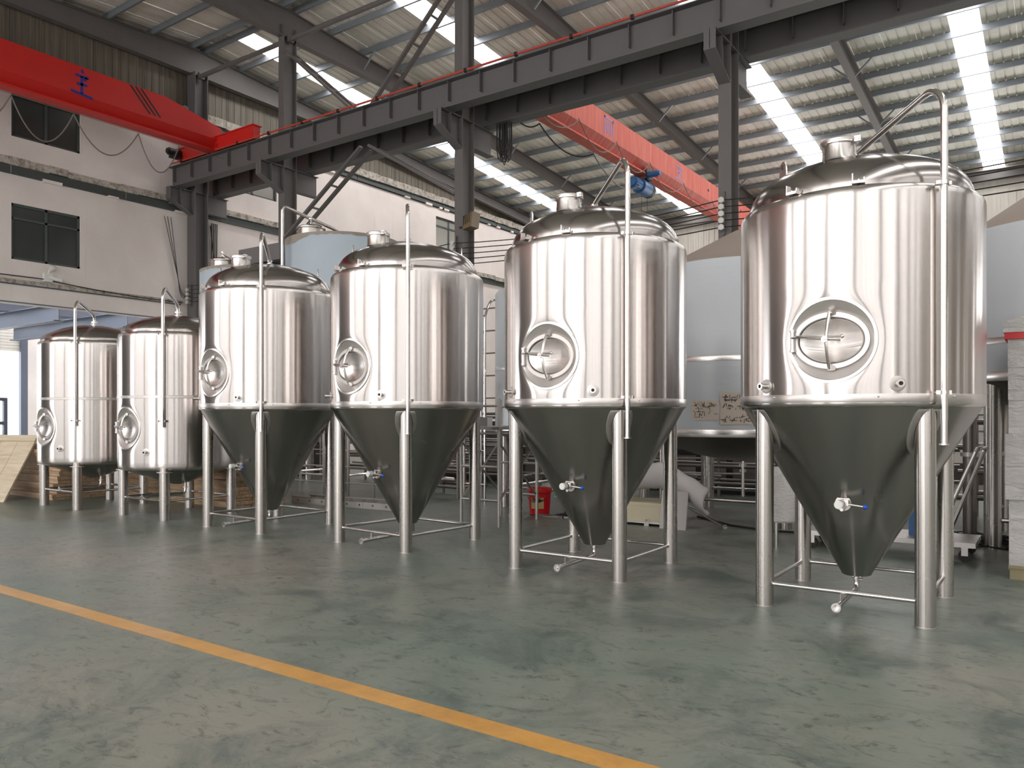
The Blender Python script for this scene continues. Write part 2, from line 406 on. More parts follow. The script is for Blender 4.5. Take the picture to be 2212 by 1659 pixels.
# back wall, front wall, right wall
bw = struct(MB().box((XL, YB + .06, 0), (XR, YB + .3, roofz(YB) + .05)).build('wall_back', 'clad_white'))
m0 = None
for i in range(int((XR - XL) / .9)):
    x = XL + i * .9
    if m0 is None:
        m = MB(); m.box((0, 0, 2.4), (.89, .03, 12.55))
        for k in range(3): m.box((.08 + k * .3, -.035, 2.4), (.14 + k * .3, 0, 12.55))
        o = m.build('wall_sheet', 'clad_white', bw, (x, YB + .03, 0)); m0 = o.data
    else: link('wall_sheet', m0, bw, (x, YB + .03, 0))
MB().ibeam((XL, YB - .25, 12.2), (XR, YB - .25, 12.2), .25, .45).build('eave_beam', 'struct_grey', bw)
MB().ibeam((XL, YB - .15, 8.6), (XR, YB - .15, 8.6), .2, .2).build('wall_girt', 'struct_grey', bw)
BACK_FILL = [(-12.3, -6.1), (-5.2, .9), (1.8, 8.0), (8.9, 15.0), (16.0, 22.0), (23.0, 29.0), (30.0, 36.0)]  # glowing panes added behind the tanks to brighten the roof underside
wn = len(WI) + 40
for a, b in BACK_FILL:
    wn += 1; f = MB(); n = 4
    for z in (3.2, 5.4, 7.7): f.box((a, YB - .09, z - .05), (b, YB - .01, z + .05))
    for k in range(n + 1): x = a + (b - a) * k / n; f.box((x - .05, YB - .09, 3.2), (x + .05, YB - .01, 7.7))
    w = struct(f.build('window_%d' % wn, 'win_frame'))
    for k in range(n): MB().box((a + (b - a) * k / n + .05, YB - .06, 3.25), (a + (b - a) * (k + 1) / n - .05, YB - .04, 7.65)).build('pane', 'day_window', w)
# front wall: white wall with daylight windows between the columns and an added upper glow band (behind the camera)
FW = [(-24.3, -19.95, .6, 7.4, 1), (-19.5, -12.95, .3, 7.2, 0), (-12.5, -9.7, .3, 7.2, 0), (-9.6, -6.6, .2, 7.6, 1), (-5.5, -4.6, .3, 7.2, 0), (-4.5, -1.2, .2, 7.6, 1), (-1.1, 1.2, .3, 7.2, 0),
      (1.6, 8.2, .3, 7.2, 0), (8.7, 12.6, .3, 7.2, 0), (12.8, 13.4, .3, 7, 1), (13.6, 15.2, .3, 7, 2), (15.8, 18.9, .3, 7, 2), (19.1, 19.6, .3, 7, 1), (19.8, 22.2, .3, 7, 2), (22.8, 29.2, .3, 7, 2), (29.8, 30.8, .3, 7, 1), (31.2, 36.0, .3, 7, 2)]
FW += [(a + .25, b - .25, 8.3, 11.3, 3 if a < 0 else 1) for a, b in zip([XL] + COLX, COLX + [XR])]  # upper band added to brighten gable wall and floor, boosted at left
m = MB(); xs = sorted({XL, XR, *[h[0] for h in FW], *[h[1] for h in FW]})
for a, b in zip(xs, xs[1:]):
    z = 0
    for h in sorted(FW, key=lambda q: q[2]):
        if h[0] <= a + 1e-6 and h[1] >= b - 1e-6: m.box((a, YF - .25, z), (b, YF, h[2])); z = h[3]
    m.box((a, YF - .25, z), (b, YF, roofz(YF) + .05))
struct(m.build('wall_front', 'plaster'))
wn = len(WI)
for a, b, z0, z1, hot in FW:
    wn += 1; t = .11; f = MB(); f.box((a, YF - .2, z0), (b, YF - .1, z0 + t)); f.box((a, YF - .2, z1 - t), (b, YF - .1, z1)); n = max(1, round((b - a) / 1.4))
    for k in range(n + 1): x = a + (b - a) * k / n; f.box((max(a, x - t / 2), YF - .2, z0), (min(b, x + t / 2), YF - .1, z1))
    w = struct(f.build('window_%d' % wn, 'win_frame'))
    for k in range(n):
        p, q = a + (b - a) * k / n + t / 2, a + (b - a) * (k + 1) / n - t / 2
        MB().box((p, YF - .17, z0 + t), (q, YF - .15, z1 - t)).build('pane', ('day_panel', 'day_window', 'dim_glow', 'high_fill')[hot], w)
struct(MB().box((XR, YF, 0), (XR + .25, YB, 15)).build('wall_right', 'tan_wall'))
for a, b in ((-4.5, -3.4), (2.0, 3.6), (6.0, 10.0), (12.4, 13.4), (19, 24), (28, 33)):  # glowing panes added to brighten the right wall in the steel reflections
    wn += 1; w = struct(MB().box((XR - .12, a - .08, .9), (XR - .06, b + .08, 6.6)).build('window_%d' % wn, 'win_frame'))
    MB().box((XR - .14, a, 1.0), (XR - .12, b, 6.5)).build('pane', 'dim_glow', w)

# roof: sheets, skylights, purlins, rafters
ce = struct(MB().box((XL, YR - .15, 14.37), (XR, YR + .15, 14.4)).build('ceiling', 'roof_sheet'))
SK = [(-23.03, -22.18), (-16.75, -15.9), (-9.35, -8.42), (-2.76, -1.93), (4.2, 5.05), (11.2, 12.05), (18.2, 19.05), (25.2, 26.05), (32.2, 33.05)]
LB = YB + .3 - YR
ang = math.atan(.07)
def sheet_mesh(L, sgn):
    m = MB(); pr = [(0, 0)]
    for k in range(3):
        x = .16 + k * .31; pr += [(x, 0), (x + .006, .03), (x + .05, .03), (x + .056, 0)]
    pr += [(1.004, 0)]
    vs = [(u, 0, w) for u, w in pr] + [(u, sgn * L, w - .07 * L) for u, w in pr]; n = len(pr)
    m.add(vs, [(i, i + 1, n + i + 1, n + i) for i in range(n - 1)]); return m
sm = {}
for sgn, L in ((1, LB), (-1, YR - YF + .3)):
    edges = [XL - .2] + [e for s in SK for e in s] + [XR + .2]
    for a, b in zip(edges[::2], edges[1::2]):
        n = max(1, round((b - a) / .88))
        for k in range(n):
            w = (b - a) / n
            if sgn not in sm: o = sheet_mesh(L, sgn).build('roof_sheet', 'roof_sheet', ce, (a + k * w, YR, 14.36)); sm[sgn] = o.data
            else: o = link('roof_sheet', sm[sgn], ce, (a + k * w, YR, 14.36))
            o.scale.x = w
    for a, b in SK:
        if sgn < 0 and a < 3:  # unseen front slope strips at right only, added to light floor and tanks
            MB().add([(a - .03, 0, .01), (b + .03, 0, .01), (b + .03, -L, .01 - .07 * L), (a - .03, -L, .01 - .07 * L)], [(0, 1, 2, 3)]).build('roof_sheet', 'roof_sheet', ce, (0, YR, 14.36)); continue
        y0 = .35 if sgn > 0 else .35; ye = sgn * (L - .6)
        y0 *= sgn
        MB().add([(a - .03, y0, -.07 * abs(y0) + .01), (b + .03, y0, -.07 * abs(y0) + .01), (b + .03, ye, -.07 * abs(ye) + .01), (a - .03, ye, -.07 * abs(ye) + .01)], [(0, 1, 2, 3)]).build('skylight', 'skylight', ce, (0, YR, 14.36))
        MB().add([(a - .03, 0, .01), (b + .03, 0, .01), (b + .03, y0, .01 - .07 * abs(y0)), (a - .03, y0, .01 - .07 * abs(y0))], [(0, 1, 2, 3)]).build('ridge_flashing', 'roof_sheet', ce, (0, YR, 14.36))
pm = None
PUR = [16.35 + 1.46 * i for i in range(17)]
for yy in PUR + [YR - (p - YR) for p in PUR]:
    if yy < YF or yy > YB: continue
    if pm is None:
        m = MB(); m.box((XL, -.004, -.2), (XR, .004, 0)); m.box((XL, 0, -.012), (XR, .07, 0)); m.box((XL, 0, -.2), (XR, .07, -.188)); m.box((XL, .06, -.2), (XR, .07, -.17))
        o = m.build('purlin', 'galv', ce, (0, yy, roofz(yy) - .02)); pm = o.data
    else: link('purlin', pm, ce, (0, yy, roofz(yy) - .02))
rm = None
for xx in [-24.52] + COLX:
    if rm is None:
        m = MB(); top = lambda y: roofz(y) - .235
        def bot(y):
            d = abs(y - YR); return top(y) - (.46 + .42 * max(0, 1 - d / 6.5))
        ys = [YF + .05, 0, 6, 9.6, 12, 14, YR, 18, 20, 22.6, 26, 32, YB - .05]
        for a, b in zip(ys, ys[1:]):
            m.prism([(a, bot(a)), (b, bot(b)), (b, top(b)), (a, top(a))], 'x', -.006, .006)
            m.prism([(a, bot(a) - .016), (b, bot(b) - .016), (b, bot(b)), (a, bot(a))], 'x', -.125, .125)
            m.prism([(a, top(a) - .016), (b, top(b) - .016), (b, top(b)), (a, top(a))], 'x', -.125, .125)
        o = m.build('rafter', 'struct_grey', ce, (xx, 0, 0)); rm = o.data
    else: link('rafter', rm, ce, (xx, 0, 0))
fm = {}
for xx in COLX[:4]:
    for i in range(2, 17, 3):
        yy = PUR[i]
        for sx in (-1, 1):
            if sx not in fm: fm[sx] = MB().bar((0, 0, 0), (sx * .55, 0, .52), .05, .05).build('fly_brace', 'galv', ce, (xx + sx * .1, yy, roofz(yy) - .72)).data
            else: link('fly_brace', fm[sx], ce, (xx + sx * .1, yy, roofz(yy) - .72))

# ------------------------------------------------------------------ columns, runway beams, braces
def hcol(name, label, x, y, h, w=.26, d=.5, mat='struct_grey', group=None):
    t = thing(name, label, 'column', (x, y, 0), 0, group); m = MB()
    m.box((-w / 2, -d / 2, .02), (w / 2, -d / 2 + .02, h)); m.box((-w / 2, d / 2 - .02, .02), (w / 2, d / 2, h)); m.box((-.008, -d / 2 + .02, .02), (.008, d / 2 - .02, h))
    m.build('shaft', mat, t); MB().box((-.25, -.36, 0), (.25, .36, .02)).build('base_plate', mat, t); return t
def bracket(t, back=True):
    m = MB(); y0, y1 = -1.1, (1.15 if back else .25); zt = 9.16
    m.prism([(y0, zt - .38), (-.25, zt - .78), (.25, zt - .62), (y1, zt - .62), (y1, zt), (y0, zt)], 'x', -.006, .006)
    m.box((-.125, y0, zt), (.125, y1, zt + .018)); m.prism([(y0, zt - .38), (-.25, zt - .78), (-.25, zt - .8), (y0, zt - .4)], 'x', -.125, .125)
    m.box((-.125, .25, zt - .64), (.125, y1, zt - .62)); m.box((-.125, y0, zt - .38), (.125, y0 + .015, zt))
    for sx in (-1, 1): m.box((min(0, sx * .12), -.7, zt - .55), (max(0, sx * .12), -.685, zt))
    m.build('bracket', 'struct_dark', t)
mids = ['grey steel column right of the tall wrapped tank, behind the third fermenter from the left', 'grey steel column standing between the second and third fermenters from the right',
        'grey steel column behind the gap left of the largest fermenter, with white insulators', 'grey steel column standing just outside the right edge of the photo',
        'grey steel column far to the right, second outside the photo', 'grey steel column far to the right, third outside the photo', 'grey steel column far to the right, fourth outside the photo', 'grey steel column far to the right, fifth outside the photo', 'grey steel column next to the right end wall']
mids[0] = 'grey steel column rising behind the third and fourth tanks from the left, meeting the lattice brace foot'
for x, lab in zip(COLX, mids):
    t = hcol('steel_column', lab, x, YR, 13.6 if x < 2 else 13.6); bracket(t)
t = hcol('steel_column', 'grey steel column against the white gable wall, under the left end of the crane runway', -24.5, YR, 13.3, .46, .5, 'struct_dark'); bracket(t)
CY = [('front', YF + .32)]
for x in COLX:
    hcol('steel_column', 'grey steel column along the front wall behind the camera', x, YF + .3, 12.2, .36, .5, 'struct_dark', 'front wall columns')
    hcol('steel_column', 'grey steel column standing against the white back wall', x, YB - .45, 12.2, .3, .5, 'struct_grey', 'back wall columns')
def runway(label, y, stif=True, x0=-24.85, x1=38.5, rail=True):
    t = thing('runway_beam', label, 'beam', (x0, y, 9.18)); L = x1 - x0
    MB().ibeam((0, 0, .36), (L, 0, .36), .36, .7, .022, .014).build('girder', 'struct_dark', t)
    if stif:
        sm_ = None; x = .3
        while x < L:
            if sm_ is None: m = MB(); m.box((0, -.13, .2), (.016, -.01, .688)); m.box((0, .01, .03), (.016, .13, .688)); sm_ = m.build('stiffener', 'struct_dark', t, (x, 0, 0)).data
            else: link('stiffener', sm_, t, (x, 0, 0))
            x += 1.0
    MB().ibeam((.05, 0, .745), (L, 0, .745), .08, .06, .02, .03).build('crane_rail', 'struct_dark', t)
    return t
rb = runway('front crane runway beam, grey with stiffeners and a red conductor rail along its top', 15.32)
m = MB(); L = 63
m.tube([(.3, -.2, .77), (L, -.2, .77)], .028, 8)
m.build('conductor_rail', 'rail_red', rb)
for i in range(33): MB().box((.9 + i * 1.5, -.235, .72), (.98 + i * 1.5, -.165, .81)).build('rail_clip', 'black', rb)
runway('rear crane runway beam, in shadow just behind the front one on the columns', 16.88)
runway('far crane runway beam along the white back wall', 40.2, False)
runway('crane runway beam along the front wall behind the camera', -8.1, False)
def lattice(label, p0, p1):
    t = thing('lattice_brace', label, 'brace', p0); p0, p1 = Vector(p0), Vector(p1); d = p1 - p0
    for s in (-1, 1): MB().bar((0, s * .2, 0), d + Vector((0, s * .2, 0)), .07, .12, (0, 1, 0)).build('chord', 'struct_grey', t)
    n = int(d.length / .85)
    for k in range(n):
        q = d * ((k + .6) / n); MB().bar(q + Vector((0, -.2, 0)), q + Vector((0, .2, 0)), .05, .05).build('rung', 'struct_grey', t)
AP = -16.2
lattice('lower lattice brace from the runway beam down left, foot near the pale blue tank', (AP - .12, YR, 9.15), (-19.6, YR, 7.0))
lattice('lower lattice brace from the runway beam down right to the middle column', (AP + .2, YR, 9.12), (-12.85, YR, 7.25))
lattice('upper lattice brace crossing the skylight strips, leaning right above the runway beam', (AP + .15, YR, 10.1), (-12.86, YR, 13.0))
lattice('upper lattice brace leaning left above the runway beam, seen edge on', (AP - .25, YR, 10.1), (-19.6, YR, 12.75))
for a, b, lab in ((-24.3, -19.88, 'horizontal tie strut between the wall column and the next column, near the roof'), (-19.62, -12.85, 'horizontal tie strut from the left column to the middle column, near the roof')):
    t = thing('tie_strut', lab, 'strut', (a, YR, 13.2)); MB().tube([(0, 0, 0), (b - a, 0, 0)], .075, 12).build('tube', 'struct_grey', t)
    for q in (0, b - a): MB().box((q - .06, -.1, -.1), (q + .06, .1, .1)).build('end_plate', 'struct_grey', t)

# ------------------------------------------------------------------ cranes
def crane(label, x, y0, y1, mat, taper0, taper1):
    t = thing('overhead_crane', label, 'crane', (x, y0, 9.93)); L = y1 - y0
    # girder: box over an inverted trough and a bottom flange; section (x, z)
    def sec(h): return [(-.27, h), (.27, h), (.27, .34), (.06, .10), (.06, .03), (-.06, .03), (-.06, .10), (-.27, .34)]
    m = MB(); st = [(0, .62 if taper0 else 1.12)] + ([(1.9, 1.12)] if taper0 else []) + ([(L - 1.9, 1.12)] if taper1 else []) + [(L, .72 if taper1 else 1.12)]
    vs = []
    for q, h in st: vs += [(u, q, w) for u, w in sec(h)]
    n = 8; f = [tuple(range(n - 1, -1, -1)), tuple((len(st) - 1) * n + k for k in range(n))]
    for i in range(len(st) - 1):
        for k in range(n): f.append((i * n + k, i * n + (k + 1) % n, (i + 1) * n + (k + 1) % n, (i + 1) * n + k))
    m.add(vs, f).build('girder', mat, t)
    MB().box((-.2, 0, -.02), (.2, L, .03)).build('bottom_flange', mat, t)
    for q, on in ((L, taper1), (0, taper0)):
        if not on: continue
        sy = -1 if q else 1
        m = MB(); c = q + sy * .05
        m.box((-1.9, c - .12, .05), (2.1, c + .12, .42)); m.box((-1.95, c - .16, .42), (2.15, c + .16, .45)); m.box((-1.9, c - .14, .02), (2.1, c + .14, .05))
        m.build('end_carriage', 'crane_red', t)
        for xx in (-1.5, 1.75): MB().cyl((xx, c - .07, .16), (xx, c + .07, .16), .125, n=18).build('wheel', 'black', t)
        m = MB(); m.cyl((-1.75, c - .55, .25), (-1.75, c - .15, .25), .12); m.cyl((-1.75, c - .6, .25), (-1.75, c - .55, .25), .09); m.box((-1.9, c - .45, .08), (-1.6, c - .15, .16))
        m.build('drive_motor', 'black', t)
        MB().prism([(c - .25, .10), (c + .1, .10), (c + .0, .36)], 'x', .27, .3).build('gusset', mat, t)
    return t
c1 = crane('bright red overhead crane at upper left with a blue painted character', -22.25, -7.9, 15.3, 'crane_red', False, True)
for k in range(3):
    q = 20.75 + k * .16; MB().add([(.273, q, .44), (.273, q + .07, .44), (.273, q - .53, 1.1), (.273, q - .6, 1.1), (.276, q, .44), (.276, q + .07, .44), (.276, q - .53, 1.1), (.276, q - .6, 1.1)],
        [(4, 5, 6, 7), (0, 3, 2, 1), (0, 1, 5, 4), (1, 2, 6, 5), (2, 3, 7, 6), (3, 0, 4, 7)]).build('stripe', 'black', c1)
m = strokes(MB(), [[(.5, 1.0), (.56, .88)], [(.22, .74), (.8, .74)], [(.28, .42), (.74, .45)], [(.02, .1), (.98, .02)], [(.5, .74), (.5, .08)], [(.72, .74), (.6, .6)]], (.274, 18.5, .32), (0, .62, 0), (0, 0, .72), .075)
m.build('painted_character', 'blue_ink', c1)
c2 = crane('faded red overhead crane over the rear bay, with the blue hoist under it', -12.0, 16.9, 40.3, 'crane_faded', True, True)
m = strokes(MB(), [[(.1, 1), (.1, 0)], [(.9, 1), (.9, 0)], [(.05, .95), (.95, .9)], [(.5, .8), (.45, .1)], [(.3, .7), (.3, .2)], [(.7, .7), (.7, .15)]], (.274, 5.0, .42), (0, .7, 0), (0, 0, .6), .06)
m.build('painted_mark', 'pale_ink', c2)
m = strokes(MB(), [[(.1, .9), (.9, .85)], [(.5, .9), (.45, .1)], [(.05, .1), (.95, .05)], [(.2, .5), (.8, .55)]], (.274, 10.6, .42), (0, .8, 0), (0, 0, .55), .06)
m.build('painted_mark', 'pale_ink', c2)
for q in (14.0, 18.0): MB().cyl((.27, q, .75), (.285, q, .75), .06, n=14).build('lug_hole', 'black', c2)
h = thing('electric_hoist', 'blue electric hoist hanging under the faded red crane', 'hoist', (-12.0, 25.1, 9.15))
m = MB(); m.cyl((0, -.1, .35), (0, .55, .35), .26, n=24); m.build('drum', 'blue_motor', h)
m = MB(); m.cyl((0, -.62, .35), (0, -.15, .35), .2, n=24); m.cyl((0, -.68, .35), (0, -.62, .35), .13, n=20)
for k in range(14):
    a = 2 * math.pi * k / 14; m.bar((.205 * math.cos(a), -.58, .35 + .205 * math.sin(a)), (.205 * math.cos(a), -.18, .35 + .205 * math.sin(a)), .02, .02)
m.build('hoist_motor', 'blue_motor', h)
m = MB(); m.cyl((0, .55, .35), (0, .72, .35), .27, n=24); m.build('gearbox', 'black', h)
m = MB(); m.box((-.24, .0, .62), (-.2, .5, .95)); m.box((.2, .0, .62), (.24, .5, .95)); m.box((-.22, .1, .58), (.22, .4, .64)); m.build('trolley', 'black', h)
m = MB(); m.cyl((.24, .15, .75), (.62, .15, .75), .11); m.cyl((.62, .15, .75), (.68, .15, .75), .08); m.build('trolley_motor', 'blue_motor', h)
m = MB(); m.cyl((0, .1, .15), (0, .1, -2.2), .008, n=6); m.cyl((.03, .5, .15), (.03, .5, -1.4), .008, n=6); m.build('hoist_rope', 'black', h)
m = MB(); m.sphere((.03, .5, -1.45), .06); m.box((-.03, .47, -1.75), (.09, .53, -1.5)); m.build('hook_block', 'black', h)
def sag(a, b, d, n=10):
    a, b = Vector(a), Vector(b); return [a.lerp(b, i / n) + Vector((0, 0, -4 * d * (i / n) * (1 - i / n))) for i in range(n + 1)]
def cable(name, label, runs, r, mat, cat='cable', group=None):
    base = Vector(runs[0][0]); m = MB()
    for q in runs: m.tube([Vector(p) - base for p in q], r, 6)
    return tag(m.build(name, mat, None, base), label, cat, group)
P = [7.6, 9.03, 10.57, 12.38, 13.65]
cable('festoon_cable', 'looped festoon cable hanging beneath the bright red crane', [sag((-21.72, a, 9.58), (-21.72, b, 9.6), .95 if i % 2 else .85, 16) for i, (a, b) in enumerate(zip(P, P[1:]))], .018, 'cable_grey')
cable('festoon_wire', 'taut thin support wire running beneath the bright red crane', [[(-21.72, -7.5, 9.6), (-21.72, 15.2, 9.62)]], .007, 'cable_grey', 'wire')
P = [17.2, 20.1, 22.5, 25.0, 28.0, 31.0, 34.0]
cable('festoon_cable', 'thin pale festoon cable looped along the faded red crane', [sag((-11.6, a, 10.25), (-11.6, b, 10.2), .6, 14) for a, b in zip(P, P[1:])], .014, 'cable_grey')
cable('power_cable', 'black flat cable swinging from the rear runway beam toward the hoist', [sag((-11.9, 17.1, 9.55), (-11.1, 17.2, 9.1), .22), sag((-11.1, 17.2, 9.1), (-9.5, 17.2, 8.0), .35), sag((-9.5, 17.2, 8.0), (-11.9, 24.9, 9.5), .45, 14)], .02, 'black')
coil = MB(); rc = random.Random(5)
for k in range(14):
    w = rc.uniform(.05, .17); dx = rc.uniform(-.1, .1); dz = rc.uniform(.65, 1.0); yy = rc.uniform(-.08, .08)
    coil.tube([(dx - w, yy, .1), (dx - w * 1.1, yy, -dz * .6), (dx - w * .7, yy, -dz * .9), (dx, yy, -dz), (dx + w * .7, yy, -dz * .9), (dx + w * 1.1, yy, -dz * .6), (dx + w, yy, .1)], .014, 6)
tag(coil.build('cable_coil', 'rubber', None, (-12.0, 16.9, 9.12)), 'dark coil of cable hung in a loop under the rear runway beam', 'cable')

# ------------------------------------------------------------------ fermenter tank (built once, copied)
def add_manway(t, RR, zc):
    ty = -RR; N = 72; m = MB(); rings = []
    def circ(r, off): return [(r * math.cos(a), -(math.sqrt(RR * RR - (r * math.cos(a)) ** 2) + off), zc + r * math.sin(a)) for a in TT]
    def oval(a_, b_, yy): return [(a_ * math.cos(a) - .006, -(RR + yy), zc + b_ * math.sin(a)) for a in TT]
    TT = [2 * math.pi * k / N for k in range(N)]
    def loft(rgs, close=False):
        vs = [p for g in rgs for p in g]; f = []
        for i in range(len(rgs) - 1):
            for k in range(N): f.append((i * N + k, i * N + (k + 1) % N, (i + 1) * N + (k + 1) % N, (i + 1) * N + k))
        mm = MB().add(vs, f)
        if close: mm.f.append(tuple((len(rgs) - 1) * N + k for k in range(N)))
        return mm
    def cyl_off(g, off): return g
    k = loft([circ(.312, -.012), circ(.308, .004), circ(.288, .004), circ(.283, .0)]); mw = k.build('manway', 'steel_bright', t)
    loft([circ(.284, .0), oval(.262, .204, -.062)]).build('recess', 'steel_soft', mw)
    loft([oval(.264, .206, -.064), oval(.262, .204, -.044), oval(.232, .170, -.044), oval(.226, .164, -.052), oval(.226, .164, -.062)]).build('door_frame', 'steel_matte', mw)
    rg = [oval(.222, .16, -.06), oval(.215, .154, -.054)]
    for s_ in (.85, .65, .45, .25, .1): rg.append(oval(.215 * s_, .154 * s_, -.054 - .04 * (1 - s_ ** 2)))
    loft(rg, True).build('door', 'steel_bright', mw)
    m = MB(); Y = lambda d: -(RR + d)
    m.tube([(-.01, Y(-.03), zc + .205), (-.012, Y(.02), zc + .12), (-.02, Y(.045), zc), (-.012, Y(.02), zc - .12), (-.01, Y(-.03), zc - .205)], .014, 8)
    for sz in (-1, 1): m.cyl((-.015, Y(-.045), zc + sz * .2), (.02, Y(-.02), zc + sz * .2), .018, n=12)
    m.build('clamp_bar', 'steel_bright', mw)
    m = MB(); m.cyl((-.268, Y(-.03), zc - .06), (-.268, Y(-.03), zc + .07), .018, n=12); m.cyl((-.268, Y(-.03), zc + .07), (-.268, Y(-.03), zc + .085), .023, n=12); m.cyl((-.268, Y(-.03), zc - .075), (-.268, Y(-.03), zc - .06), .023, n=12)
    m.tube(bend([(-.268, Y(-.02), zc + .03), (-.2, Y(.04), zc + .03), (-.02, Y(.055), zc + .012)], .04), .011, 8); m.build('hinge', 'steel_pipe', mw)
    m = MB(); m.cyl((-.02, Y(.03), zc), (-.02, Y(.085), zc), .022, n=16); m.tube([(-.14, Y(.075), zc + .012), (.09, Y(.08), zc - .012)], .008, 8); m.cyl((.0, Y(.06), zc + .018), (.09, Y(.06), zc + .016), .012, n=10); m.sphere((.095, Y(.06), zc + .016), .016)
    m.build('hand_screw', 'steel_pipe', mw)
def add_nozzle(t, RR, deg, z):
    a = R(deg); u = Vector((math.cos(a), math.sin(a), 0)); c = Vector((0, 0, z))
    m = MB()
    side = Vector((-u.y, u.x, 0)); n = 24
    for r, off in ((.058, -.004), (.056, .004), (.024, .006)):
        pass
    def disc(r, off): return [Vector((math.cos(a + q / RR) * (RR + off), math.sin(a + q / RR) * (RR + off), z + w)) for q, w in [(r * math.cos(2 * math.pi * k / n), r * math.sin(2 * math.pi * k / n)) for k in range(n)]]
    gs = [disc(.056, -.006), disc(.054, .003), disc(.045, .005), disc(.02, .005)]
    m.add([p for g in gs for p in g], [(i * n + k, i * n + (k + 1) % n, (i + 1) * n + (k + 1) % n, (i + 1) * n + k) for i in range(3) for k in range(n)])
    p = m.build('nozzle', 'steel_matte', t)
    m = MB(); m.ring(c + u * (RR - .01), c + u * (RR + .05), .019, .014, 18); m.ring(c + u * (RR + .05), c + u * (RR + .064), .027, .015, 18); 
    m.build('ferrule', 'steel_pipe', p); MB().cyl(c + u * (RR + .04), c + u * (RR + .052), .0145, n=14).build('bore', 'black', p)
def add_clamp(par, deg, r0, r1, z, rp):
    a = R(deg); u = Vector((math.cos(a), math.sin(a), 0)); s = Vector((-u.y, u.x, 0)); zz = Vector((0, 0, z)); m = MB()
    m.cyl(u * r0 + zz - s * .025, u * (r1 - rp) + zz - s * .012, .008, n=8)
    m.ring(u * r1 + zz - Vector((0, 0, .012)), u * r1 + zz + Vector((0, 0, .012)), rp + .008, rp - .001, 16)
    for q in (-1, 1): m.box(tuple(u * r1 + zz + s * q * (rp + .02) - Vector((.013, .013, .012))), tuple(u * r1 + zz + s * q * (rp + .02) + Vector((.013, .013, .012))))
    m.build('pipe_clamp', 'steel_pipe', par)
def shell_with_hole(RR, z0, z1, zc, prof_lo, prof_hi, hole=.3, n=160):
    """cylinder of radius RR with a round opening centred on angle -90 at height zc; ends follow the given (r, z) profiles"""
    hb = .42; zs_lo = zc - hb; zs_hi = zc + hb; kb = int(round((hb / RR) / (2 * math.pi / n))); c0 = int(n * .75)
    nz = 10; zz = [zs_lo + (zs_hi - zs_lo) * i / nz for i in range(nz + 1)]
    rows = list(prof_lo) + [(RR, z0)] + ([(RR, (z0 + zs_lo) / 2)] if zs_lo - z0 > .05 else []) + [(RR, z) for z in zz]
    zi0 = len(rows) - nz - 1; zi1 = len(rows) - 1
    if z1 - zs_hi > .6: rows += [(RR, zs_hi + (z1 - zs_hi) * q) for q in (.33, .66)]
    rows += [(RR, z1)] + list(prof_hi)
    vs = []; f = []
    ang = lambda k: 2 * math.pi * k / n
    for r, z in rows: vs += [(r * math.cos(ang(k)), r * math.sin(ang(k)), z) for k in range(n)]
    for i in range(len(rows) - 1):
        for k in range(n):
            if zi0 <= i < zi1 and c0 - kb <= k < c0 + kb: continue
            f.append((i * n + k, i * n + (k + 1) % n, (i + 1) * n + (k + 1) % n, (i + 1) * n + k))
    loop = [(zi0, k) for k in range(c0 - kb, c0 + kb)] + [(i, c0 + kb) for i in range(zi0, zi1)] + [(zi1, k) for k in range(c0 + kb, c0 - kb, -1)] + [(i, c0 - kb) for i in range(zi1, zi0, -1)]
    prev = [i * n + k for i, k in loop]; uv = [((ang(k) + math.pi / 2 - 2 * math.pi) * RR, rows[i][1] - zc) for i, k in loop]
    M = 9
    for j in range(1, M + 1):
        t = j / M; t = 1 - (1 - t) ** 1.6; cur = []
        for (u, w) in uv:
            d = math.hypot(u, w); cu, cw = u / d * hole, w / d * hole; uu, ww = u + (cu - u) * t, w + (cw - w) * t
            dist = math.hypot(uu, ww) - hole; edge = max(0., 1 - t * 0) * (1 if t > 0 else 0)
            off = -.007 * math.exp(-(max(0, dist) / .03) ** 1.2) * min(1, t * 1.5)
            th = uu / RR - math.pi / 2; cur.append(len(vs)); vs.append(((RR + off) * math.cos(th), (RR + off) * math.sin(th), zc + ww))
        for q in range(len(prev)):
            q2 = (q + 1) % len(prev); f.append((prev[q], prev[q2], cur[q2], cur[q]))
        prev = cur
    return MB().add(vs, f)
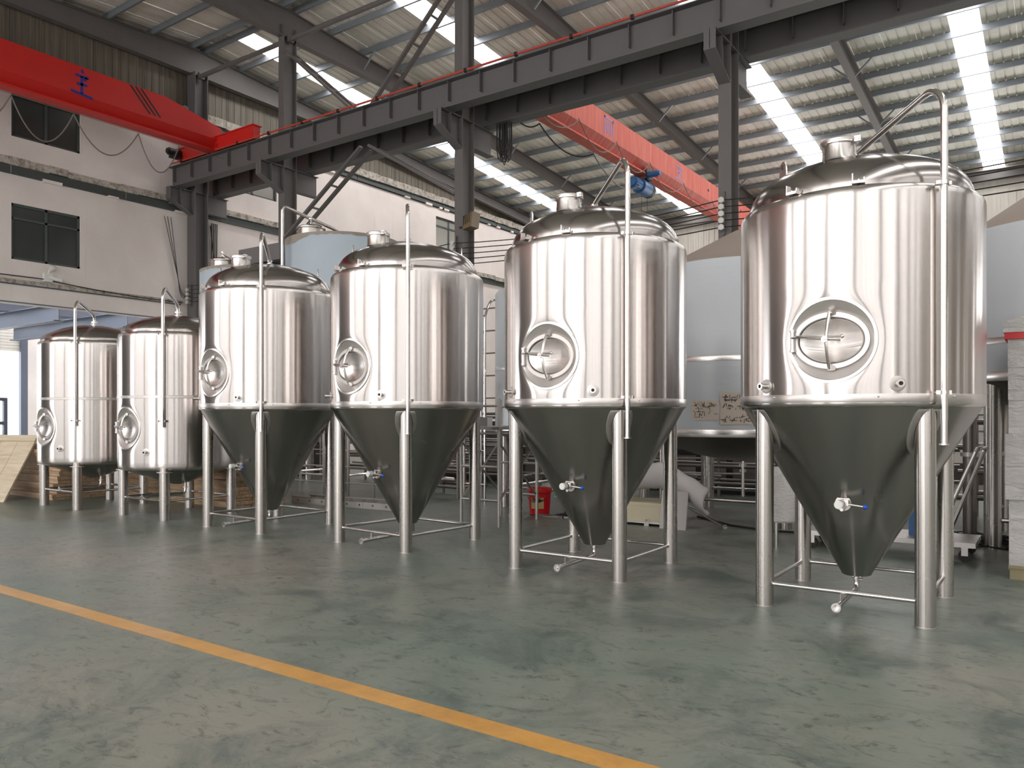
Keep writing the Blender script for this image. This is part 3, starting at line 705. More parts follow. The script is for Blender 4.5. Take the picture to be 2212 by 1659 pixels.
def make_fermenter(label, group):
    RR = .9; t = thing('fermenter_tank', label, 'tank', (0, 0, 0), 0, group)
    lo = [(.876, 1.556), (.890, 1.561), (.898, 1.572)]
    hi = [(.897, 3.085), (.888, 3.108), (.868, 3.124), (.835, 3.134), (.825, 3.136)]
    sh = shell_with_hole(RR, 1.585, 3.06, 2.035, lo, hi).build('shell', 'steel_shell', t, angle=50)
    MB().lathe([(.9002, 1.588), (.9008, 1.589), (.9008, 1.648), (.9002, 1.649)], 128).build('base_band', 'steel_band', sh)
    m = MB()
    for deg in (-118, -70, -35): m.sphere((.905 * math.cos(R(deg)), .905 * math.sin(R(deg)), 1.63), .008, 8, 6)
    m.build('screw', 'steel_bright', sh)
    d = [(.83, 3.125), (.828, 3.165), (.822, 3.2), (.805, 3.245), (.778, 3.29), (.742, 3.328), (.69, 3.366), (.6, 3.41), (.48, 3.455), (.34, 3.495), (.2, 3.522), (.08, 3.534), (0, 3.536)]
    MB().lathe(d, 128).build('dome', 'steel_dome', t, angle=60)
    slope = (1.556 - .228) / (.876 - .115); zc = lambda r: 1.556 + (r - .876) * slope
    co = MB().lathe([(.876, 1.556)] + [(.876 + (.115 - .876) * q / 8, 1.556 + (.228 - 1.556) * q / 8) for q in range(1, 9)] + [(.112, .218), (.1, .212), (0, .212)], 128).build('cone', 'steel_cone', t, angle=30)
    # legs, pads
    for k in range(4):
        a = R(-135 + 90 * k); cx, cy = .8 * math.cos(a), .8 * math.sin(a); n = 32; m = MB(); vs = []
        for lev in range(3):
            for j in range(n):
                x, y = cx + .069 * math.cos(2 * math.pi * j / n), cy + .069 * math.sin(2 * math.pi * j / n)
                vs.append((x, y, (0.0, .75, min(zc(math.hypot(x, y)) + .012, 1.58))[lev]))
        f = [(i * n + j, i * n + (j + 1) % n, (i + 1) * n + (j + 1) % n, (i + 1) * n + j) for i in range(2) for j in range(n)] + [tuple(range(n - 1, -1, -1)), tuple(2 * n + j for j in range(n))]
        lg = m.add(vs, f).build('leg', 'steel_leg', t, angle=40)
        m = MB(); vs = []; rg = ((.07, .0), (.074, .012), (.112, .012), (.12, .0))
        for r, off in rg:
            for j in range(n):
                x, y = cx + r * math.cos(2 * math.pi * j / n), cy + r * math.sin(2 * math.pi * j / n); q = min(math.hypot(x, y), .866); s = q / math.hypot(x, y)
                vs.append((x * s, y * s, zc(q) - off))
        m.add(vs, [(i * n + j, i * n + (j + 1) % n, (i + 1) * n + (j + 1) % n, (i + 1) * n + j) for i in range(3) for j in range(n)])
        m.build('leg_pad', 'steel_matte', lg, angle=60); MB().cyl((cx, cy, 0), (cx, cy, .006), .074, n=28).build('foot_plate', 'steel_matte', lg)
    q = .8 * math.sqrt(.5)
    for (ax, ay), (bx, by) in (((-1, -1), (1, -1)), ((1, -1), (1, 1)), ((1, 1), (-1, 1)), ((-1, 1), (-1, -1))):
        MB().tube([(ax * q, ay * q, .175), (bx * q, by * q, .175)], .0175, 12).build('brace', 'steel_pipe', t)
    add_manway(t, RR, 2.035)
    for deg in (-62, -123.5): add_nozzle(t, RR, deg, 1.717)
    # spray pipe
    dg = -43.5; a = R(dg); ca, sa = math.cos(a), math.sin(a); P = lambda r, z: (r * ca, r * sa, z)
    sp = MB().tube(bend([P(0, 3.52), P(0, 3.6), P(.12, 3.635), P(.84, 3.79), P(.955, 3.68), P(.955, 1.46)], .13, 8)[0:], .0235, 14).build('spray_pipe', 'steel_pipe', t, angle=60)
    MB().tube([P(.955, 1.47), P(.955, 1.3)], .021, 14).build('pipe_tail', 'steel_bright', sp)
    m = MB(); m.ring(P(.955, 1.292), P(.955, 1.302), .032, .016); m.ring((0, 0, 3.53), (0, 0, 3.56), .042, .02); m.ring((0, 0, 3.585), (0, 0, 3.6), .036, .02); m.build('ferrule', 'steel_bright', sp)
    for z in (3.098, 1.655): add_clamp(sp, dg, .9, .955, z, .0235)
    # top hatch, lugs, ladder hooks
    hx, hy = -.04, -.43; th = MB().lathe([(.13, 3.43), (.122, 3.45), (.12, 3.575)], 40, (hx, hy)).build('top_hatch', 'steel_leg', t, angle=60)
    m = MB(); m.lathe([(.0, 3.602), (.08, 3.6), (.13, 3.592), (.137, 3.585), (.137, 3.572), (.13, 3.568), (.118, 3.568)], 40, (hx, hy)); m.build('lid', 'steel_matte', th)
    m = MB(); m.ring((hx, hy, 3.556), (hx, hy, 3.57), .135, .118, 40); m.box((hx + .12, hy - .06, 3.555), (hx + .165, hy - .02, 3.595)); m.cyl((hx + .15, hy - .075, 3.575), (hx + .15, hy - .0, 3.575), .008, n=8); m.build('lid_clamp', 'steel_bright', th)
    for sg in (45, 225):
        b = R(sg); u = Vector((math.cos(b), math.sin(b), 0)); s = Vector((-u.y, u.x, 0)); c = u * .64 + Vector((0, 0, 3.36)); m = MB(); pr = [(-.055, 0), (.055, 0), (.045, .1), (.03, .135), (0, .148), (-.03, .135), (-.045, .1)]
        hole = [(.02 * math.cos(k * math.pi / 4), .1 + .02 * math.sin(k * math.pi / 4)) for k in range(8)]
        fr = [c + s * x + Vector((0, 0, z)) for x, z in pr]
        out = [p - u * .006 for p in fr] + [p + u * .006 for p in fr]; n = len(pr)
        m.add(out, [tuple(range(n - 1, -1, -1)), tuple(range(n, 2 * n))] + [(i, (i + 1) % n, n + (i + 1) % n, n + i) for i in range(n)])
        lg = m.build('lifting_lug', 'steel_bright', t); cc = c + Vector((0, 0, .1)); MB().cyl(cc - u * .008, cc + u * .008, .02, n=14).build('lug_hole', 'steel_dark', lg)
    for dgk in (-108.5, -78):
        b = R(dgk); u = Vector((math.cos(b), math.sin(b), 0)); s = Vector((-u.y, u.x, 0)); m = MB()
        for q in (0,):
            o = u * .87 + Vector((0, 0, 3.14)); m.bar(o - s * .042, o + s * .042, .06, .02); m.bar(o - u * .06 - s * .0, o, .02, .02)
            m.bar(o - s * .04, o - s * .04 + Vector((0, 0, .062)), .05, .008, s); m.bar(o + s * .035, o + s * .035 + Vector((0, 0, .034)), .03, .008, s); m.bar(o + s * .0, o + s * .0 + Vector((0, 0, .02)), .04, .01, s)
        m.build('ladder_hook', 'steel_bright', t)
    # sample valve on the cone
    vz = .83; r = .876 + (vz - 1.556) / slope; vv = MB(); vv.ring((0, -r + .015, vz - .0), (0, -r - .022, vz), .058, .02, 24); vp = vv.build('sample_valve', 'steel_matte', t)
    m = MB(); m.cyl((0, -r, vz), (0, -r - .1, vz), .02, n=16); m.cyl((0, -r - .03, vz), (0, -r - .09, vz), .034, n=16); m.cyl((0, -r - .045, vz - .045), (0, -r - .075, vz - .045), .012, n=10); m.build('valve_body', 'steel_bright', vp)
    m = MB(); m.cyl((-.005, -r - .1, vz), (-.005, -r - .155, vz), .032, n=20); m.cyl((-.005, -r - .155, vz), (-.005, -r - .16, vz), .026, n=20); m.build('cap', 'white_plastic', vp)
    m = MB(); m.tube([(.02, -r - .07, vz), (.155, -r - .08, vz - .012)], .007, 8); m.box((.015, -r - .085, vz - .012), (.05, -r - .055, vz + .03)); m.build('handle', 'steel_bright', vp)
    MB().sphere((.168, -r - .081, vz - .013), .018).build('knob', 'blue_ball', vp)
    # drain pipe
    dp = MB().tube(bend([(0, 0, .22), (0, 0, .1), (.0, -.66, .085)], .085, 6), .021, 14).build('drain_pipe', 'steel_pipe', t, angle=60)
    m = MB(); m.ring((0, -.64, .0855), (0, -.7, .084), .0255, .019); m.ring((0, -.7, .084), (0, -.715, .084), .034, .021); m.ring((0, 0, .178), (0, 0, .192), .034, .018); m.tube([(.02, -.02, .185), (.055, -.03, .185)], .008, 6); m.build('ferrule', 'steel_bright', dp)
    MB().tube([(0, -.567, .105), (0, -.567, .17)], .007, 8).build('pipe_support', 'steel_pipe', dp)
    return t
f6 = make_fermenter('largest stainless fermenter at right, nearest the camera', None); f6.location = (-1.335, 6.79, 0)
GF = 'conical stainless fermenters in a row'
f6['group'] = GF; f6['label'] = 'stainless conical fermenter standing nearest the camera, at the right end of the row'
dup(f6, (-3.80, 6.90, 0), 0, 'stainless conical fermenter left of the nearest one, in front of the red bucket')
dup(f6, (-6.36, 6.96, 0), R(-4), 'stainless conical fermenter in the middle, third of the four from the right')
dup(f6, (-8.81, 6.88, 0), R(-.7), 'stainless conical fermenter farthest from camera, next to the two low tanks')

def make_brite(label):
    RR = .829; t = thing('bright_beer_tank', label, 'tank')
    lo = [(.76, .70), (.79, .702), (.812, .712), (.824, .732)]; hi = [(.826, 2.648), (.818, 2.672), (.8, 2.688), (.782, 2.694)]
    sh = shell_with_hole(RR, .76, 2.63, 1.31, lo, hi).build('shell', 'steel_shell', t, angle=50)
    MB().lathe([(RR + .0003, 1.735), (RR + .003, 1.738), (RR + .003, 1.775), (RR + .0003, 1.778)], 128).build('seam_band', 'steel_matte', sh)
    MB().lathe([(.786, 2.69), (.786, 2.715), (.778, 2.745), (.755, 2.78), (.71, 2.815), (.63, 2.86), (.5, 2.915), (.34, 2.96), (.18, 2.99), (0, 3.0)], 112).build('dome', 'steel_dome', t, angle=60)
    MB().lathe([(.765, .70), (.7, .672), (.5, .6), (.3, .53), (.08, .455), (0, .45)], 96).build('cone', 'steel_cone', t, angle=60)
    q = .78 * math.sqrt(.5)
    for k in range(4):
        a = R(-135 + 90 * k); cx, cy = .775 * math.cos(a), .775 * math.sin(a); lg = MB().cyl((cx, cy, 0), (cx, cy, .74), .072, n=28).build('leg', 'steel_leg', t, angle=40)
        MB().ring((cx * .985, cy * .985, .675), (cx * .985, cy * .985, .69), .11, .07, 28).build('leg_pad', 'steel_matte', lg)
    for (ax, ay), (bx, by) in (((-1, -1), (1, -1)), ((1, -1), (1, 1)), ((1, 1), (-1, 1)), ((-1, 1), (-1, -1))): MB().tube([(ax * q, ay * q, .27), (bx * q, by * q, .27)], .0175, 10).build('brace', 'steel_pipe', t)
    add_manway(t, RR, 1.31)
    for deg in (-62, -152): add_nozzle(t, RR, deg, .968)
    a = R(-45); ca, sa = math.cos(a), math.sin(a); P = lambda r, z: (r * ca, r * sa, z)
    sp = MB().tube(bend([P(0, 2.98), P(0, 3.17), P(.75, 3.31), P(.875, 3.2), P(.875, 1.33)], .13, 8), .024, 14).build('spray_pipe', 'steel_pipe', t, angle=60)
    m = MB(); m.ring((0, 0, 2.99), (0, 0, 3.01), .06, .02); m.ring((0, 0, 3.04), (0, 0, 3.065), .05, .02); m.box((-.09, -.015, 3.03), (.09, .015, 3.05)); m.ring(P(.875, 1.325), P(.875, 1.335), .03, .015); m.build('ferrule', 'steel_bright', sp)
    for z in (2.64, 1.41): add_clamp(sp, -45, RR, .875, z, .024)
    b = R(30); c = Vector((.6 * math.cos(b), .6 * math.sin(b), 2.86)); m = MB(); m.ring(c + Vector((-.006, .0, .06)), c + Vector((.006, 0.0, .06)), .05, .024, 16); m.box(tuple(c + Vector((-.006, -.03, -.03))), tuple(c + Vector((.006, .03, .02)))); m.build('lifting_lug', 'steel_bright', t)
    dp = MB().tube(bend([(.12, .05, .50), (.12, .05, .3), (0.02, -.5, .3)], .09, 6), .021, 14).build('drain_pipe', 'steel_pipe', t, angle=60)
    m = MB(); m.ring((.02, -.5, .3), (.01, -.56, .3), .03, .02); m.ring((.01, -.56, .3), (.009, -.575, .3), .036, .02); m.ring((.12, .05, .4), (.12, .05, .415), .036, .02); m.build('ferrule', 'steel_bright', dp)
    MB().tube([(.018, -.55, .27), (.018, -.55, .3)], .008, 6).build('pipe_support', 'steel_pipe', dp)
    return t
b2 = make_brite('low flat-footed stainless tank with a band seam, second from the left, beside the fermenters'); b2.location = (-10.98, 6.88, 0)
b2['group'] = 'low stainless bright tanks'
MB().add([(RR_ * math.cos(R(d)), RR_ * math.sin(R(d)), z) for RR_ in (.832,) for d, z in ((-133, 1.8), (-127, 1.8), (-127, 1.96), (-133, 1.96))], [(0, 1, 2, 3)]).build('sticker', 'paper', b2)
dup(b2, (-13.30, 6.81, 0), 0, 'low flat-footed stainless tank farthest left, beside the leaning plywood panel')

# ------------------------------------------------------------------ film wrapped tanks behind the row
def wrapped(label, x, y, zlo, zhi, RR=1.35, zb=None, film='film', apex=.62):
    t = thing('wrapped_tank', label, 'tank', (x, y, 0), 0, 'film wrapped steel tanks behind the row')
    sh = MB().lathe([(RR - .015, zlo), (RR, zlo + .02), (RR, zhi - .03), (RR - .02, zhi)], 96).build('shell', film, t)
    MB().lathe([(RR + .001, zlo), (RR + .004, zlo + .005), (RR + .004, zlo + .1), (RR + .001, zlo + .105)], 96).build('bottom_band', 'steel_bright', sh)
    zb = zb or zlo + 1.02
    MB().lathe([(RR + .001, zb), (RR + .004, zb + .003), (RR + .004, zb + .065), (RR + .001, zb + .07)], 96).build('seam_band', 'steel_bright', sh)
    MB().lathe([(RR - .02, zhi), (RR - .06, zhi + .02), (.12, zhi + apex), (0, zhi + apex + .01)], 96).build('cone_top', 'cone_roof', t)
    MB().lathe([(RR - .02, zlo), (RR * .8, zlo - .14), (RR * .5, zlo - .28), (RR * .2, zlo - .36), (0, zlo - .38)], 72).build('dish_bottom', 'steel_dark', t)
    for k in range(4):
        a = R(-135 + 90 * k); MB().cyl((1.2 * math.cos(a), 1.2 * math.sin(a), 0), (1.2 * math.cos(a), 1.2 * math.sin(a), zlo + .02), .09, n=24).build('leg', 'steel_leg', t)
    for k in range(4):
        a, b = R(-135 + 90 * k), R(-45 + 90 * k); MB().tube([(1.2 * math.cos(a), 1.2 * math.sin(a), .32), (1.2 * math.cos(b), 1.2 * math.sin(b), .32)], .025, 8).build('brace', 'steel_pipe', t)
    m = MB(); m.tube([(0, 0, zlo - .36), (0, 0, .3)], .025, 10); m.ring((0, 0, zlo - .46), (0, 0, zlo - .42), .06, .025); m.ring((0, 0, zlo - .54), (0, 0, zlo - .5), .05, .025); m.build('drain_pipe', 'steel_pipe', t)
    return t, sh
def curved_patch(RR, a0, a1, z0, z1, off=.006, n=8):
    vs = []
    for z in (z0, z1): vs += [((RR + off) * math.cos(R(a0 + (a1 - a0) * k / n)), (RR + off) * math.sin(R(a0 + (a1 - a0) * k / n)), z) for k in range(n + 1)]
    return MB().add(vs, [(k, k + 1, n + 2 + k, n + 1 + k) for k in range(n)])
ta, sa_ = wrapped('grey film-wrapped tank seen between the two right fermenters, with handwritten sheets', -3.8, 11.4, 1.2, 3.58)
for a0, a1, z0, z1 in ((-83.5, -51, 1.52, 1.66), (-84, -53, 1.37, 1.52), (-84, -50, 1.66, 1.80), (-101, -84.5, 1.43, 1.69), (-46, -36, 1.34, 1.5)):
    curved_patch(1.35, a0, a1, z0, z1, .006).build('paper_sheet', 'paper', sa_)
def scribble(m, RR, a0, a1, z0, z1, n, rnd, w=.006):
    for i in range(n):
        a = rnd.uniform(a0, a1); z = rnd.uniform(z0, z1); l = rnd.uniform(.01, .035); th = rnd.choice([0, 0, R(90), R(60), R(-50), rnd.uniform(0, 3)])
        p = lambda s_: ((RR + .01) * math.cos(R(a) + s_ * l * math.cos(th) / RR), (RR + .01) * math.sin(R(a) + s_ * l * math.cos(th) / RR), z + s_ * l * math.sin(th))
        m.bar(p(-1), p(1), w, .003, (math.cos(R(a)), math.sin(R(a)), 0))
rs = random.Random(11); m = MB()
for z in (1.43, 1.475, 1.585, 1.62, 1.74, 1.70): scribble(m, 1.35, -82, -54, z - .012, z + .012, 26, rs, .005)
scribble(m, 1.35, -99, -86, 1.46, 1.66, 40, rs, .004)
stuff(m.build('handwriting', 'ink', sa_))
GL = [[[(0, .8), (.5, .9)], [(.25, 1), (.2, .3)], [(.0, .5), (.55, .55)], [(.05, .2), (.5, .3)], [(.45, .75), (.3, .05)]], [[(.1, .9), (.6, .85)], [(.35, 1), (.3, .5)], [(.05, .55), (.65, .6)], [(.3, .5), (.1, .1)], [(.35, .45), (.6, .05)], [(.2, .25), (.5, .28)]],
      [[(.1, .85), (.5, .9)], [(.3, 1), (.28, 0)], [(.0, .5), (.6, .55)], [(.28, .5), (.05, .15)]], [[(.05, .9), (.55, .9)], [(.3, .9), (.1, .4)], [(.1, .45), (.6, .5)], [(.5, .5), (.45, .0)], [(.05, .05), (.5, .02)]]]
m = MB(); zc_ = 1.98
for i, g in enumerate(GL):
    for ln in g:
        for (a, b), (c, d) in zip(ln, ln[1:]):
            q = lambda u, v: ((1.357) * math.cos(R(-72 + i * 2.7 + u * 3.2)), 1.357 * math.sin(R(-72 + i * 2.7 + u * 3.2)), zc_ + v * .085)
            m.bar(q(a, b), q(c, d), .007, .003, (math.cos(R(-70)), math.sin(R(-70)), 0))
m.build('handwriting', 'ink', sa_)
wrapped('grey film-wrapped tank, mostly hidden behind the second fermenter from the right', -6.6, 11.35, 1.2, 3.52)
te, se = wrapped('grey film-wrapped tank at the right edge, behind the plastic-wrapped stack', .25, 11.15, 1.87, 3.57, zb=2.28, apex=.8)
tc, sc_ = wrapped('tall tank in pale blue film behind the middle fermenters, with a bent pipe on top', -12.2, 11.4, 1.6, 5.05, 1.18, film='film_blue', apex=.1)
td, sd_ = wrapped('film-wrapped tank with torn brown film and a round lid, behind the farthest fermenter', -15.1, 11.4, 1.6, 4.72, 1.2, film='film_blue', apex=.12)
for t_, RR, zh in ((tc, 1.18, 5.05), (td, 1.2, 4.72)):
    n = 90; vs = []; rf = random.Random(int(zh * 100)); ph = rf.uniform(0, 6); lowz = [zh - .04 - .14 * max(0, math.sin(k * .21 + ph) * math.sin(k * .083 + 2 * ph)) - rf.uniform(0, .03) for k in range(n)]
    for k in range(n): vs += [((RR + .006) * math.cos(2 * math.pi * k / n), (RR + .006) * math.sin(2 * math.pi * k / n), z) for z in (zh + .002, lowz[k])]
    MB().add(vs, [(2 * k, 2 * ((k + 1) % n), 2 * ((k + 1) % n) + 1, 2 * k + 1) for k in range(n)]).build('torn_film', 'brown_film', t_)
    hx, hy = -.15, -.75
    hh = MB().lathe([(.27, zh - .02), (.26, zh + .17), (.29, zh + .18), (.29, zh + .2), (.2, zh + .25), (0, zh + .28)], 36, (hx, hy)).build('top_hatch', 'steel_leg', t_)
    m = MB(); m.tube([(hx - .3, hy, zh + .2), (hx, hy, zh + .34), (hx + .3, hy, zh + .2)], .02, 8); m.ring((hx, hy, zh + .38), (hx, hy, zh + .4), .06, .04); m.cyl((hx, hy, zh + .3), (hx, hy, zh + .39), .012, n=8); m.build('hatch_clamp', 'steel_pipe', hh)
MB().tube(bend([(.05, -.2, 5.05), (.05, -.2, 5.28), (-.35, -1.3, 5.62), (-.35, -1.3, 2.2)], .1), .035, 12).build('spray_pipe', 'steel_pipe', tc)
MB().tube(bend([(1.0, -.1, 4.7), (1.0, -.1, 5.2), (1.45, -.1, 5.2)], .15), .03, 10).build('vent_pipe', 'steel_pipe', td)
MB().box((.2, -.6, 4.8), (1.6, .0, 5.15)).build('junction_box', 'struct_dark', td)

# ------------------------------------------------------------------ wrapped stack at the right edge
p = thing('wrapped_stack', 'tall stack of cartons in clear stretch wrap at the right edge', 'pallet load', (.55, 9.08, 0))
m = MB(); m.box((-.92, -.62, .1), (.9, .62, .13))
for yy in (-.55, 0, .55): m.box((-.92, yy - .06, .085), (.9, yy + .06, .1))
for xx in (-.85, 0, .82):
    for yy in (-.55, 0, .55): m.box((xx - .06, yy - .06, .0), (xx + .06, yy + .06, .085))
m.build('pallet', 'yellow_grey', p)
rw = random.Random(2)
for k in range(7):
    z0 = .13 + k * .3; d = rw.uniform(-.015, .015); m = MB(); m.box((-.93 + d, -.63 + d, z0), (.92 + d, .63 + d, z0 + .298)); m.build('carton', 'shrink_wrap', p)
m = MB(); m.prism([(-.95, -.65), (.94, -.65), (.94, .65), (-.95, .65)], 'z', 2.19, 2.25); m.build('red_cap', 'bucket_red', p)
m = MB(); m.prism([(-.96, .0), (.95, .0), (.95, .1), (.6, .17), (-.6, .19), (-.96, .1)], 'y', -.66, .66); m.v = [(a, b, c + 2.25) for a, b, c in m.v]; m.build('top_sheet', 'shrink_wrap', p)
m = MB(); m.box((-.935, -.3, 1.55), (-.926, -.18, 1.6)); m.box((-.935, -.3, 1.46), (-.926, -.18, 1.5)); m.build('carton_print', 'ink', p)

# ------------------------------------------------------------------ small things on the floor between and behind the tanks
bk = thing('paint_bucket', 'red plastic bucket with a tan label behind the second fermenter from the right', 'bucket', (-6.42, 9.95, 0))
MB().lathe([(0, .005), (.145, .005), (.15, .01), (.175, .36), (.185, .36), (.185, .4), (.165, .4), (.14, .03), (0, .03)], 36).build('pail', 'bucket_red', bk)
MB().lathe([(.177, .335), (.19, .34), (.19, .355), (.178, .36)], 36).build('rim', 'bucket_red', bk)
curved_patch(.163, -105, -35, .1, .27, .005).build('label', 'bucket_label', bk)
m = MB(); scribble(m, .165, -95, -45, .21, .25, 18, rs, .008); m.build('label_print', 'ink', bk)
m = MB(); m.tube([(.19 * math.cos(R(a)), .19 * math.sin(R(a)), .33 - .12 * math.sin(R((a + 160) / 1.0 * .9)) if False else .33 - .13 * math.sin(math.pi * (a + 150) / 150)) for a in range(-150, 1, 15)], .004, 6); m.build('bail', 'black', bk)
st = thing('steel_offcuts', 'black steel angle frame lying on the floor beside the red bucket', 'scrap', (-5.95, 10.05, 0))
m = MB(); m.box((-.1, -.25, 0), (.35, .2, .04)); m.box((.0, -.15, .04), (.3, .05, .2)); m.build('block', 'black', st)
m = MB(); m.bar((-.35, -.3, .02), (.1, -.35, .02), .05, .04); m.bar((-.2, -.4, .02), (.2, -.3, .02), .04, .03); m.bar((.1, .1, .22), (.38, .2, .24), .05, .05); m.build('angle_bar', 'steel_dark', st)
cb = thing('tool_chest', 'low cream box with a latch, under the grey foam sheet', 'box', (-4.95, 10.05, 0))
m = MB(); m.box((-.55, -.3, .05), (.62, .3, .27)); m.build('body', 'cream', cb)
MB().box((-.56, -.31, .27), (.63, .31, .31)).build('lid', 'cream', cb)
m = MB(); m.box((-.56, -.312, .03), (.63, .312, .055)); m.box((.605, -.312, .05), (.632, .312, .27)); m.build('edge_trim', 'steel_matte', cb)
m = MB(); m.box((.36, -.335, .0), (.43, -.31, .06)); m.ring((.395, -.33, .075), (.395, -.32, .075), .03, .022, 14); m.build('latch', 'steel_bright', cb)
def drape(name, label, cx, cy, prof, w, mat, ripple=.015, wdir=(1, 0), sd=1):
    rd = random.Random(sd); n = 26; m = MB(); vs = []; k_ = len(prof)
    for j in range(n + 1):
        u = j / n; dx = (u - .5) * w
        for i, (q, z) in enumerate(prof): vs.append((dx * wdir[0] - q * wdir[1], dx * wdir[1] + q * wdir[0], z + ripple * math.sin(u * 23 + i) + rd.uniform(-.004, .004)))
    f = [(j * k_ + i, (j + 1) * k_ + i, (j + 1) * k_ + i + 1, j * k_ + i + 1) for j in range(n) for i in range(k_ - 1)]
    o = m.add(vs, f).build(name, mat, None, (cx, cy, 0), angle=80)
    md = o.modifiers.new('thick', 'SOLIDIFY'); md.thickness = .02; return tag(o, label, 'sheet')
m = MB(); rd = random.Random(4); nU, nV = 34, 12
for j in range(nU + 1):
    u = j / nU; top = .40 + .44 * math.sin(math.pi * min(1, .12 + u * .62)) - (.22 * max(0, u - .6) / .4); x = -.55 + 1.55 * u
    for i in range(nV + 1):
        v_ = i / nV; a = math.pi * (v_ - .5) * 1.15; rr_ = .17 + .012 * math.sin(11 * u + i * .7)
        m.v.append((x + .03 * v_ * math.sin(9 * u), -rr_ * 1.2 * math.cos(a) + .1, top - .17 + rr_ * math.sin(a) + .008 * math.sin(46 * u) * (u > .5) - (.03 * rd.random() if j == nU else 0)))
for j in range(nU):
    for i in range(nV): q = nV + 1; m.f.append((j * q + i, (j + 1) * q + i, (j + 1) * q + i + 1, j * q + i + 1))
o = m.build('foam_sheet', 'cloth', None, (-4.78, 9.85, 0), angle=80); o.modifiers.new('thick', 'SOLIDIFY').thickness = .025
tag(o, 'pale grey foam sheet rolled over the cream box, frayed at its right end', 'sheet')
o = MB().box((-.2, -.01, .0), (.16, .02, .5)).build('foam_board', 'cloth', None, (-4.12, 9.62, 0)); tag(o, 'pale flat board leaning beside the cream box behind a fermenter leg', 'board'); o.rotation_euler = (R(-10), 0, 0)
def floor_pipe(label, a, b, r=.022):
    t = thing('loose_pipe', label, 'pipe', (a[0], a[1], 0)); d = (b[0] - a[0], b[1] - a[1]); MB().tube([(0, 0, r + a[2]), (d[0], d[1], r + b[2])], r, 10).build('tube', 'steel_pipe', t)
    e = Vector((d[0], d[1], 0)).normalized() * .012; MB().ring((d[0], d[1], r + b[2]), (d[0] + e.x, d[1] + e.y, r + b[2]), r * 1.6, r * .8).build('ferrule', 'steel_bright', t)
floor_pipe('thin steel pipe leaning from a leg of the grey wrapped tank to the floor', (-4.7, 11.0, .22), (-3.6, 10.07, .0))
fw = thing('wrapped_filter', 'small cylinder vessel in stretch wrap behind the left leg of the nearest fermenter', 'vessel', (-2.62, 9.18, 0))
MB().lathe([(0, .28), (.2, .28), (.215, .3), (.22, .8), (.2, .86), (.1, .9), (0, .9)], 36).build('body', 'shrink_wrap', fw)
for a in (-90, 30, 150): MB().cyl((.17 * math.cos(R(a)), .17 * math.sin(R(a)), 0), (.17 * math.cos(R(a)), .17 * math.sin(R(a)), .3), .022, n=12).build('leg', 'steel_pipe', fw)
tr = thing('platform_trolley', 'low pale platform trolley on casters behind the nearest fermenter', 'trolley', (-1.68, 9.5, 0))
MB().box((-.7, -.35, .15), (1.0, .35, .2)).build('deck', 'steel_matte', tr)
for xx in (-.6, .9):
    for yy in (-.28, .28): w = MB().cyl((xx, yy - .02, .06), (xx, yy + .02, .06), .06, n=18).build('caster', 'rubber', tr); MB().box((xx - .03, yy - .03, .06), (xx + .03, yy + .03, .15)).build('fork', 'steel_matte', w)
MB().cyl((.55, .05, .2), (.55, .05, .85), .055, n=20).build('upright_tube', 'steel_leg', tr)
m = MB(); m.tube(bend([(.62, -.1, .2), (1.0, -.15, 1.15), (1.05, .25, 1.15), (.7, .25, .2)], .05), .022, 10); m.build('push_handle', 'steel_pipe', tr)
MB().box((.35, -.05, .2), (.5, .1, .55)).build('blue_drum', 'blue_motor', tr)

def rack(name, label, x, y, rot, L, H, nv, levels, depth=.8, mat='steel_dark', hr=.03, extra=0, sd=1, cat='rack', hmat=None):
    t = thing(name, label, cat, (x, y, 0), rot); rd = random.Random(sd)
    for d in (0, depth):
        for k in range(nv): MB().cyl((L * k / (nv - 1), d, 0), (L * k / (nv - 1), d, H), hr * 1.1, n=10).build('upright', mat, t)
        for z in levels: MB().tube([(-.15, d, z), (L + .15, d, z)], hr, 8).build('rail', hmat or mat, t)
    for k in range(nv):
        for z in levels[::2]: MB().tube([(L * k / (nv - 1), 0, z), (L * k / (nv - 1), depth, z)], hr * .8, 8).build('cross_rail', mat, t)
    for i in range(extra):
        z = rd.choice(levels) + hr * 2; a = rd.uniform(-.2, L * .4); b = rd.uniform(L * .55, L + .2); d = rd.uniform(0, depth)
        MB().tube([(a, d, z + rd.uniform(0, .08)), (b, d + rd.uniform(-.1, .1), z + rd.uniform(0, .08))], rd.uniform(.014, .03), 8).build('stored_pipe', rd.choice(['steel_pipe', 'steel_dark', 'steel_matte']), t)
    return t
rack('pipe_rack', 'dark steel pipe rack standing behind the two left fermenters', -14.6, 12.9, R(4), 5.6, 1.75, 5, [.25, .55, .85, 1.15, 1.45], extra=12, sd=3)
rack('pipe_rack', 'dark steel pipe rack under the wrapped tanks, behind the scaffold and red bucket', -8.6, 13.3, R(0), 4.6, 1.6, 5, [.3, .6, .9, 1.2, 1.5], extra=16, sd=5)
rack('pipe_rack', 'dark steel pipe rack behind the wrapped tank with handwritten sheets', -3.7, 13.2, R(0), 2.3, 1.3, 4, [.2, .45, .7, .95, 1.2], extra=12, sd=9)
rack('manifold_skid', 'dark pipe manifold frame at right, beyond the nearest fermenter', -1.0, 12.6, R(0), 3.4, 2.3, 6, [.35, .7, 1.05, 1.4, 1.75, 2.2], extra=8, sd=12, hr=.04, cat='manifold')
rack('pipe_rack', 'low dark rack of flanges and pipes between the scaffold and the middle fermenter', -10.7, 11.1, R(-4), 1.9, 1.0, 3, [.2, .5, .8], extra=12, sd=15, depth=.6)
